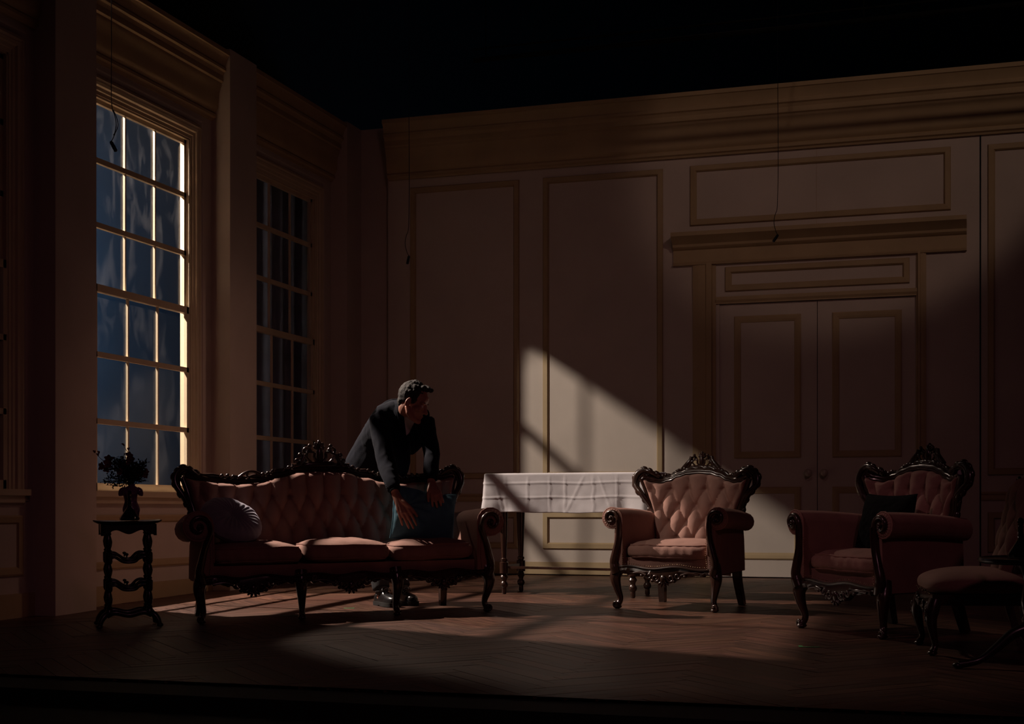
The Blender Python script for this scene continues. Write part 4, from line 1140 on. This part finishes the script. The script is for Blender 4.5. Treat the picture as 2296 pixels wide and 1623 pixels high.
def man():
    base = Vector(camray(880, 1352, 9.66)); base.z = fz(base.y)
    t = thing('person', 'man in a dark suit leaning over the sofa back to arrange a teal cushion', 'person', base.x, base.y, 0, z=base.z, tilt=False)
    def P(px, py, D): return Vector(camray(px, py, D)) - base
    def tube2(m, pts, rs, n=14, sc=(1, 1), up=None): m.tube(cr(pts, 6), crs(rs, 6), n, sc, up=up)
    lat = (P(965, 934, 9.36) - P(848, 932, 9.50)).normalized()
    ankR, ankL = P(856, 1322, 9.63), P(902, 1318, 9.76)
    hipR, hipL = P(806, 1062, 9.90), P(850, 1060, 9.98)
    kneeR, kneeL = P(822, 1190, 9.78), P(872, 1188, 9.90)
    pel, wai, che, sho = P(828, 1052, 9.94), P(856, 1000, 9.84), P(888, 957, 9.64), P(903, 930, 9.47)
    nb = P(911, 917, 9.44)
    shR, elR, wrR = P(852, 936, 9.48), P(868, 1043, 9.28), P(886, 1104, 9.10)
    shL, elL, wrL = P(952, 942, 9.40), P(968, 1012, 9.33), P(966, 1078, 9.21)
    # head frame
    hc = P(927, 903, 9.34)
    Fv = (CR * .90 - CF * .26 - CU * .36).normalized(); Uv = (CU * .93 + CR * .33 + CF * -.02); Uv = (Uv - Fv * Uv.dot(Fv)).normalized(); Lv = Uv.cross(Fv)
    HM = Matrix((Fv, Lv, Uv)).transposed()
    H = lambda f, l, u: hc + HM @ Vector((f, l, u))
    def hell(m, c, r, n=14, k=10, R=None): m.ell(H(*c), r, n, k, HM if R is None else HM @ R)
    b_ = MB()
    # torso, legs
    b_.tube(cr([pel, wai, che, sho, nb + Vector((0, 0, -.02))], 6), crs([.120, .110, .118, .085, .05], 6), 18, (1.2, .85), up=lat)
    for h, k, a in ((hipR, kneeR, ankR), (hipL, kneeL, ankL)):
        tube2(b_, [h, (h + k) / 2, k, (k * .45 + a * .55), a, a - Vector((0, 0, .06))], [.080, .072, .052, .050, .036, .036])
    for s, e, w in ((shR, elR, wrR), (shL, elL, wrL)):
        tube2(b_, [s, (s + e) / 2, e, (e * .55 + w * .45), w], [.050, .044, .037, .036, .026])
    tube2(b_, [sho - Vector((0, 0, .02)), nb - CU * .01, H(-.03, 0, -.05), H(-.02, 0, 0)], [.050, .052, .054, .055])
    # head
    hell(b_, (-.012, 0, .036), (.096, .075, .092)); hell(b_, (.040, 0, -.030), (.052, .058, .070)); hell(b_, (.030, 0, -.070), (.050, .047, .045))
    for s in (-1, 1):
        b_.tube([H(-.008, s * .058, -.035), H(.012, s * .056, -.070), H(.050, s * .036, -.098), H(.074, 0, -.106)], [.017, .019, .017, .016], 10)
        hell(b_, (.074, s * .030, .016), (.016, .024, .010)); hell(b_, (.058, s * .046, -.028), (.028, .020, .022))
        hell(b_, (.070, s * .031, -.006), (.013, .014, .011))
        hell(b_, (.094, s * .010, -.038), (.011, .008, .008))
        R = Matrix.Rotation(rad(-s * 22), 3, 'Z') @ Matrix.Rotation(rad(12), 3, 'Y')
        hell(b_, (-.006, s * .080, -.006), (.020, .008, .033), R=R); hell(b_, (-.002, s * .078, -.032), (.010, .007, .012), R=R)
    hell(b_, (.078, 0, -.102), (.020, .024, .018)); b_.tube([H(.084, 0, .014), H(.096, 0, -.012), H(.110, 0, -.036)], [.008, .009, .012], 10); hell(b_, (.108, 0, -.038), (.012, .013, .010))
    hell(b_, (.086, 0, -.064), (.011, .022, .0065)); hell(b_, (.084, 0, -.075), (.011, .020, .0075)); hell(b_, (.078, 0, .040), (.012, .040, .03))
    # hands
    def hand(wr, D, mcp, tips, thumb, arch):
        back = (-CF * .9 + CU * .35).normalized()
        Ms = [P(*q) for q in mcp]; Ts = [P(*q) for q in tips]
        for k, (mm, tt) in enumerate(zip(Ms, Ts)):
            b_.tube(cr([wr, wr.lerp(mm, .5) + back * .004, mm + back * .003], 5), [.017, .014, .0125], 10)
            d = tt - mm; p1 = mm + d * .45 + back * arch; p2 = mm + d * .76 + back * arch * .75
            b_.tube(cr([mm, p1, p2, tt], 5), crs([.0108, .0095, .0085, .0072], 5), 10); b_.ell(tt, (.0072,) * 3, 8, 6); b_.ell(p1, (.0100,) * 3, 8, 6)
        c = (wr + Ms[1] + Ms[2]) / 3; b_.tube(cr([wr, c, (Ms[1] + Ms[2]) / 2], 5), crs([.022, .026, .022], 5), 12, (1.25, .62), up=(Ms[0] - Ms[3]))
        th = [P(*q) for q in thumb]; b_.tube(cr([wr.lerp(Ms[0], .18)] + th, 5), crs([.017, .0135, .0110, .0085], 5), 10); b_.ell(th[-1], (.0085,) * 3, 8, 6)
    DR, DL = HAND_D
    hand(wrR, DR, [(919, 1147, DR - .01), (911, 1151, DR - .012), (902, 1151, DR - .01), (894, 1147, DR)], [(934, 1177, DR), (927, 1184, DR), (917, 1184, DR), (902, 1177, DR + .005)], [(909, 1128, DR - .012), (924, 1142, DR - .004), (935, 1157, DR)], .010)
    hand(wrL, DL, [(968, 1111, DL - .01), (975, 1113, DL - .012), (982, 1111, DL - .01), (987, 1107, DL)], [(970, 1135, DL), (980, 1137, DL), (989, 1133, DL), (994, 1126, DL + .005)], [(962, 1097, DL - .006), (960, 1111, DL - .002), (961, 1124, DL)], .010)
    body = remesh(b_, 'body', M['skin'], t, .0042, 2)
    # eyes
    for s in (-1, 1):
        m = MB(); m.ell(H(.074, s * .031, -.004), (.0115,) * 3, 12, 8); m.build('eye', M['shirt'], body)
        m = MB(); m.tube([H(.080, s * .014, .018), H(.088, s * .030, .023), H(.074, s * .048, .018)], [.003, .004, .002], 6); m.build('eyebrow', M['hair'], body)
    # hair
    h = MB(); hell(h, (-.026, 0, .046), (.098, .0815, .096)); hell(h, (-.070, 0, -.010), (.038, .056, .050))
    for s in (-1, 1): hell(h, (.010, s * .062, .020), (.030, .018, .030))
    rnd = random.Random(5)
    for k in range(60):
        a, e = rnd.uniform(-2.2, 2.2), rnd.uniform(.1, 1.4); c = (-.02 + .085 * cos(e) * cos(a + pi), .073 * cos(e) * sin(a), .046 + .092 * sin(e))
        hell(h, c, (.014, .014, .012), 8, 6)
    for k in range(14): hell(h, (.020 + rnd.uniform(0, .045), rnd.uniform(-.045, .045), .118 + rnd.uniform(-.014, .008)), (.022, .018, .016), 8, 6)
    remesh(h, 'hair', M['hair'], t, .0045, 1, .002, 90)
    # jacket: body, sleeves, hanging fronts, tail
    j = MB()
    j.tube(cr([pel + Vector((0, 0, -.05)), pel, wai, che, sho + Vector((0, 0, .012))], 6), crs([.150, .148, .138, .150, .118], 6), 22, (1.24, .92), up=lat)
    j.tube(cr([shR + Vector((0, 0, .007)) - CR * .004, sho + Vector((0, 0, .024)), shL + Vector((0, 0, .010))], 6), crs([.070, .080, .062], 6), 14)
    j.tube(cr([sho - CU * .01, nb - CU * .012 - CR * .006, nb + CU * .004 - CR * .006 + CF * .014], 4), [.095, .078, .060], 16)
    tube2(j, [shR, (shR + elR) / 2 - CR * .008, elR, elR * .5 + wrR * .5, wrR + (elR - wrR) * .10], [.070, .066, .060, .054, .042], 16)
    tube2(j, [shL, (shL + elL) / 2, elL, elL * .5 + wrL * .5, wrL + (elL - wrL) * .05], [.066, .060, .052, .050, .045], 16)
    # loose front panels hanging from the chest
    tube2(j, [P(890, 945, 9.47), P(896, 990, 9.46), P(898, 1035, 9.50), P(893, 1066, 9.56)], [.060, .065, .058, .045], 14, (1.2, .6), up=lat)
    tube2(j, [P(938, 945, 9.42), P(940, 975, 9.48), P(915, 1010, 9.62)], [.055, .055, .045], 12, (1.1, .6), up=lat)
    tube2(j, [P(812, 1040, 9.98), P(800, 1060, 9.98), P(795, 1085, 9.96)], [.10, .085, .07], 14, (1.3, .7), up=lat)
    jk = remesh(j, 'jacket', M['wool'], t, .008, 4, .0045, 11)
    # cuffs, buttons
    m = MB()
    for k in range(4):
        q = wrR.lerp(elR, .16 + .07 * k) - CR * .040 - CF * .020; m.ell(q, (.006, .006, .006), 8, 6)
    m.build('sleeve_buttons', M['leather'], jk)
    for e, w in ((elR, wrR), (elL, wrL)):
        m = MB(); m.tube([w + (e - w) * .14, w + (e - w) * .02], [.036, .034], 16); m.build('shirt_cuff', M['ink'], t)
    # shirt front and lapels laid on the chest
    bpy.context.view_layer.update()
    import mathutils
    bvh = mathutils.bvhtree.BVHTree.FromPolygons([v.co for v in jk.data.vertices], [tuple(p.vertices) for p in jk.data.polygons])
    def on_jacket(px, py, off):
        d = (Vector(camray(px, py, 9.6)) - Vector(camray(px, py, 8.6))).normalized()
        o = Vector(camray(px, py, 8.9)) - base
        hit = bvh.ray_cast(o, d)
        return (hit[0] - d * off) if hit[0] else o + d * .55
    def drape(quad, off, name, mt, n=10, thick=.003):
        (a, b2, c, d) = [Vector((q[0], q[1], 0)) for q in quad]
        m = MB(); m.grid(lambda u, v: on_jacket(*((a.lerp(b2, u)).lerp(d.lerp(c, u), v))[:2], off), n, n)
        o = m.build(name, mt, t, angle=80, recalc=False); s = o.modifiers.new('t', 'SOLIDIFY'); s.thickness = thick; s.offset = 0; return o
    drape([(901, 898), (940, 926), (917, 972), (911, 976)], .010, 'shirt_front', M['shirt'])
    drape([(884, 900), (901, 898), (911, 976), (898, 962)], .014, 'lapel', M['wool'])
    drape([(940, 926), (954, 932), (932, 968), (914, 978)], .014, 'lapel', M['wool'])
    m = MB()
    ax_ = (hc - nb).normalized()
    m.tube(cr([sho + CU * .0, nb - CU * .004, nb + ax_ * .030, nb + ax_ * .052], 5), crs([.070, .066, .060, .0575], 5), 22)
    m.build('collar', M['shirt'], t, angle=60)
    m = MB(); m.tube([cc_ for cc_ in cr([nb + ax_ * .050 + lat * cos(a) * .060 + ax_.cross(lat) * sin(a) * .060 for a in [2 * pi * i / 16 for i in range(16)]], 3, closed=True)], .0045, 6, closed=True)
    m.build('collar_edge', M['shirt'], t)
    # trousers
    tr = MB()
    tr.tube(cr([pel + Vector((0, 0, .02)), (hipR + hipL) / 2, (hipR + hipL) / 2 - Vector((0, 0, .08))], 5), crs([.125, .125, .10], 5), 16, (1.2, .9), up=lat)
    for hp, k, a in ((hipR, kneeR, ankR), (hipL, kneeL, ankL)):
        tube2(tr, [hp, (hp + k) / 2, k, (k + a) / 2, a + Vector((0, 0, .005))], [.098, .086, .068, .062, .056], 16)
    remesh(tr, 'trousers', M['trouser'], t, .009, 3, .004, 10)
    # shoes
    for a, toe in ((ankR, P(892, 1352, 9.43)), (ankL, P(928, 1352, 9.57))):
        gz = fz((a + base).y) - base.z + .001
        d = Vector((toe.x - a.x, toe.y - a.y, 0)).normalized(); w = Vector((-d.y, d.x, 0)); o0 = Vector((a.x, a.y, gz)) - d * .055
        secs = [(-.012, .022, .050), (.0, .032, .068), (.05, .034, .085), (.09, .036, .085), (.13, .040, .066), (.18, .048, .056), (.225, .046, .050), (.255, .036, .043), (.272, .018, .034)]
        xs = crs([q[0] for q in secs], 4); ws = crs([q[1] for q in secs], 4); hs = crs([q[2] for q in secs], 4)
        K = 18; m = MB(); vs = []
        for x, ww, hh in zip(xs, ws, hs):
            for k in range(K):
                th = 2 * pi * k / K; c, s = cos(th), sin(th)
                yy = ww * (abs(c) ** .8) * (1 if c > 0 else -1); zz = .022 + (hh * (abs(s) ** .75) if s > 0 else 0)
                vs.append(o0 + d * x + w * yy + Vector((0, 0, zz)))
        m.add(vs, [(i * K + k, i * K + (k + 1) % K, (i + 1) * K + (k + 1) % K, (i + 1) * K + k) for i in range(len(xs) - 1) for k in range(K)] + [tuple(range(K)), tuple((len(xs) - 1) * K + k for k in range(K))])
        m.tube(cr([o0 + d * .0 + Vector((0, 0, .08)), o0 + d * .03 + w * .036 + Vector((0, 0, .095)), o0 + d * .085 + w * .03 + Vector((0, 0, .105)), o0 + d * .105 + Vector((0, 0, .10)), o0 + d * .085 - w * .03 + Vector((0, 0, .105)), o0 + d * .03 - w * .036 + Vector((0, 0, .095))], 4, closed=True), .008, 6, closed=True)
        sh = m.build('shoe', M['leather'], t, angle=60)
        m = MB(); vs = []
        for x, ww in zip(xs, ws):
            zb = 0 if x < .075 or x > .10 else .006
            for yy, zz in ((ww + .005, zb), (ww + .006, .026), (-ww - .006, .026), (-ww - .005, zb)): vs.append(o0 + d * x + w * yy + Vector((0, 0, zz)))
        m.add(vs, [(i * 4 + k, i * 4 + (k + 1) % 4, (i + 1) * 4 + (k + 1) % 4, (i + 1) * 4 + k) for i in range(len(xs) - 1) for k in range(4)] + [(0, 1, 2, 3), tuple((len(xs) - 1) * 4 + k for k in range(4))])
        m.build('sole', M['rubber'], sh, smooth=False)
        m = MB()
        for k in range(5):
            q = o0 + d * (.105 + .017 * k) + Vector((0, 0, .108 - .009 * k)); m.tube(cr([q - w * .022 + d * .006 - Vector((0, 0, .010)), q, q + w * .022 - d * .006 - Vector((0, 0, .010))], 4), .0028, 6)
        for s in (-1, 1): m.tube(cr([o0 + d * .10 + Vector((0, 0, .112)), o0 + d * .11 + w * s * .022 + Vector((0, 0, .118)), o0 + d * .125 + w * s * .034 + Vector((0, 0, .098)), o0 + d * .11 + w * s * .02 + Vector((0, 0, .106)), o0 + d * .105 + Vector((0, 0, .112))], 4), .0026, 6)
        m.build('laces', M['leather'], sh)
        m = MB(); m.tube([a + Vector((0, 0, .05)), Vector((a.x, a.y, gz + .07))], [.040, .042], 14); m.build('sock', M['sock'], t)
HAND_D = (9.06, 9.17)
man()
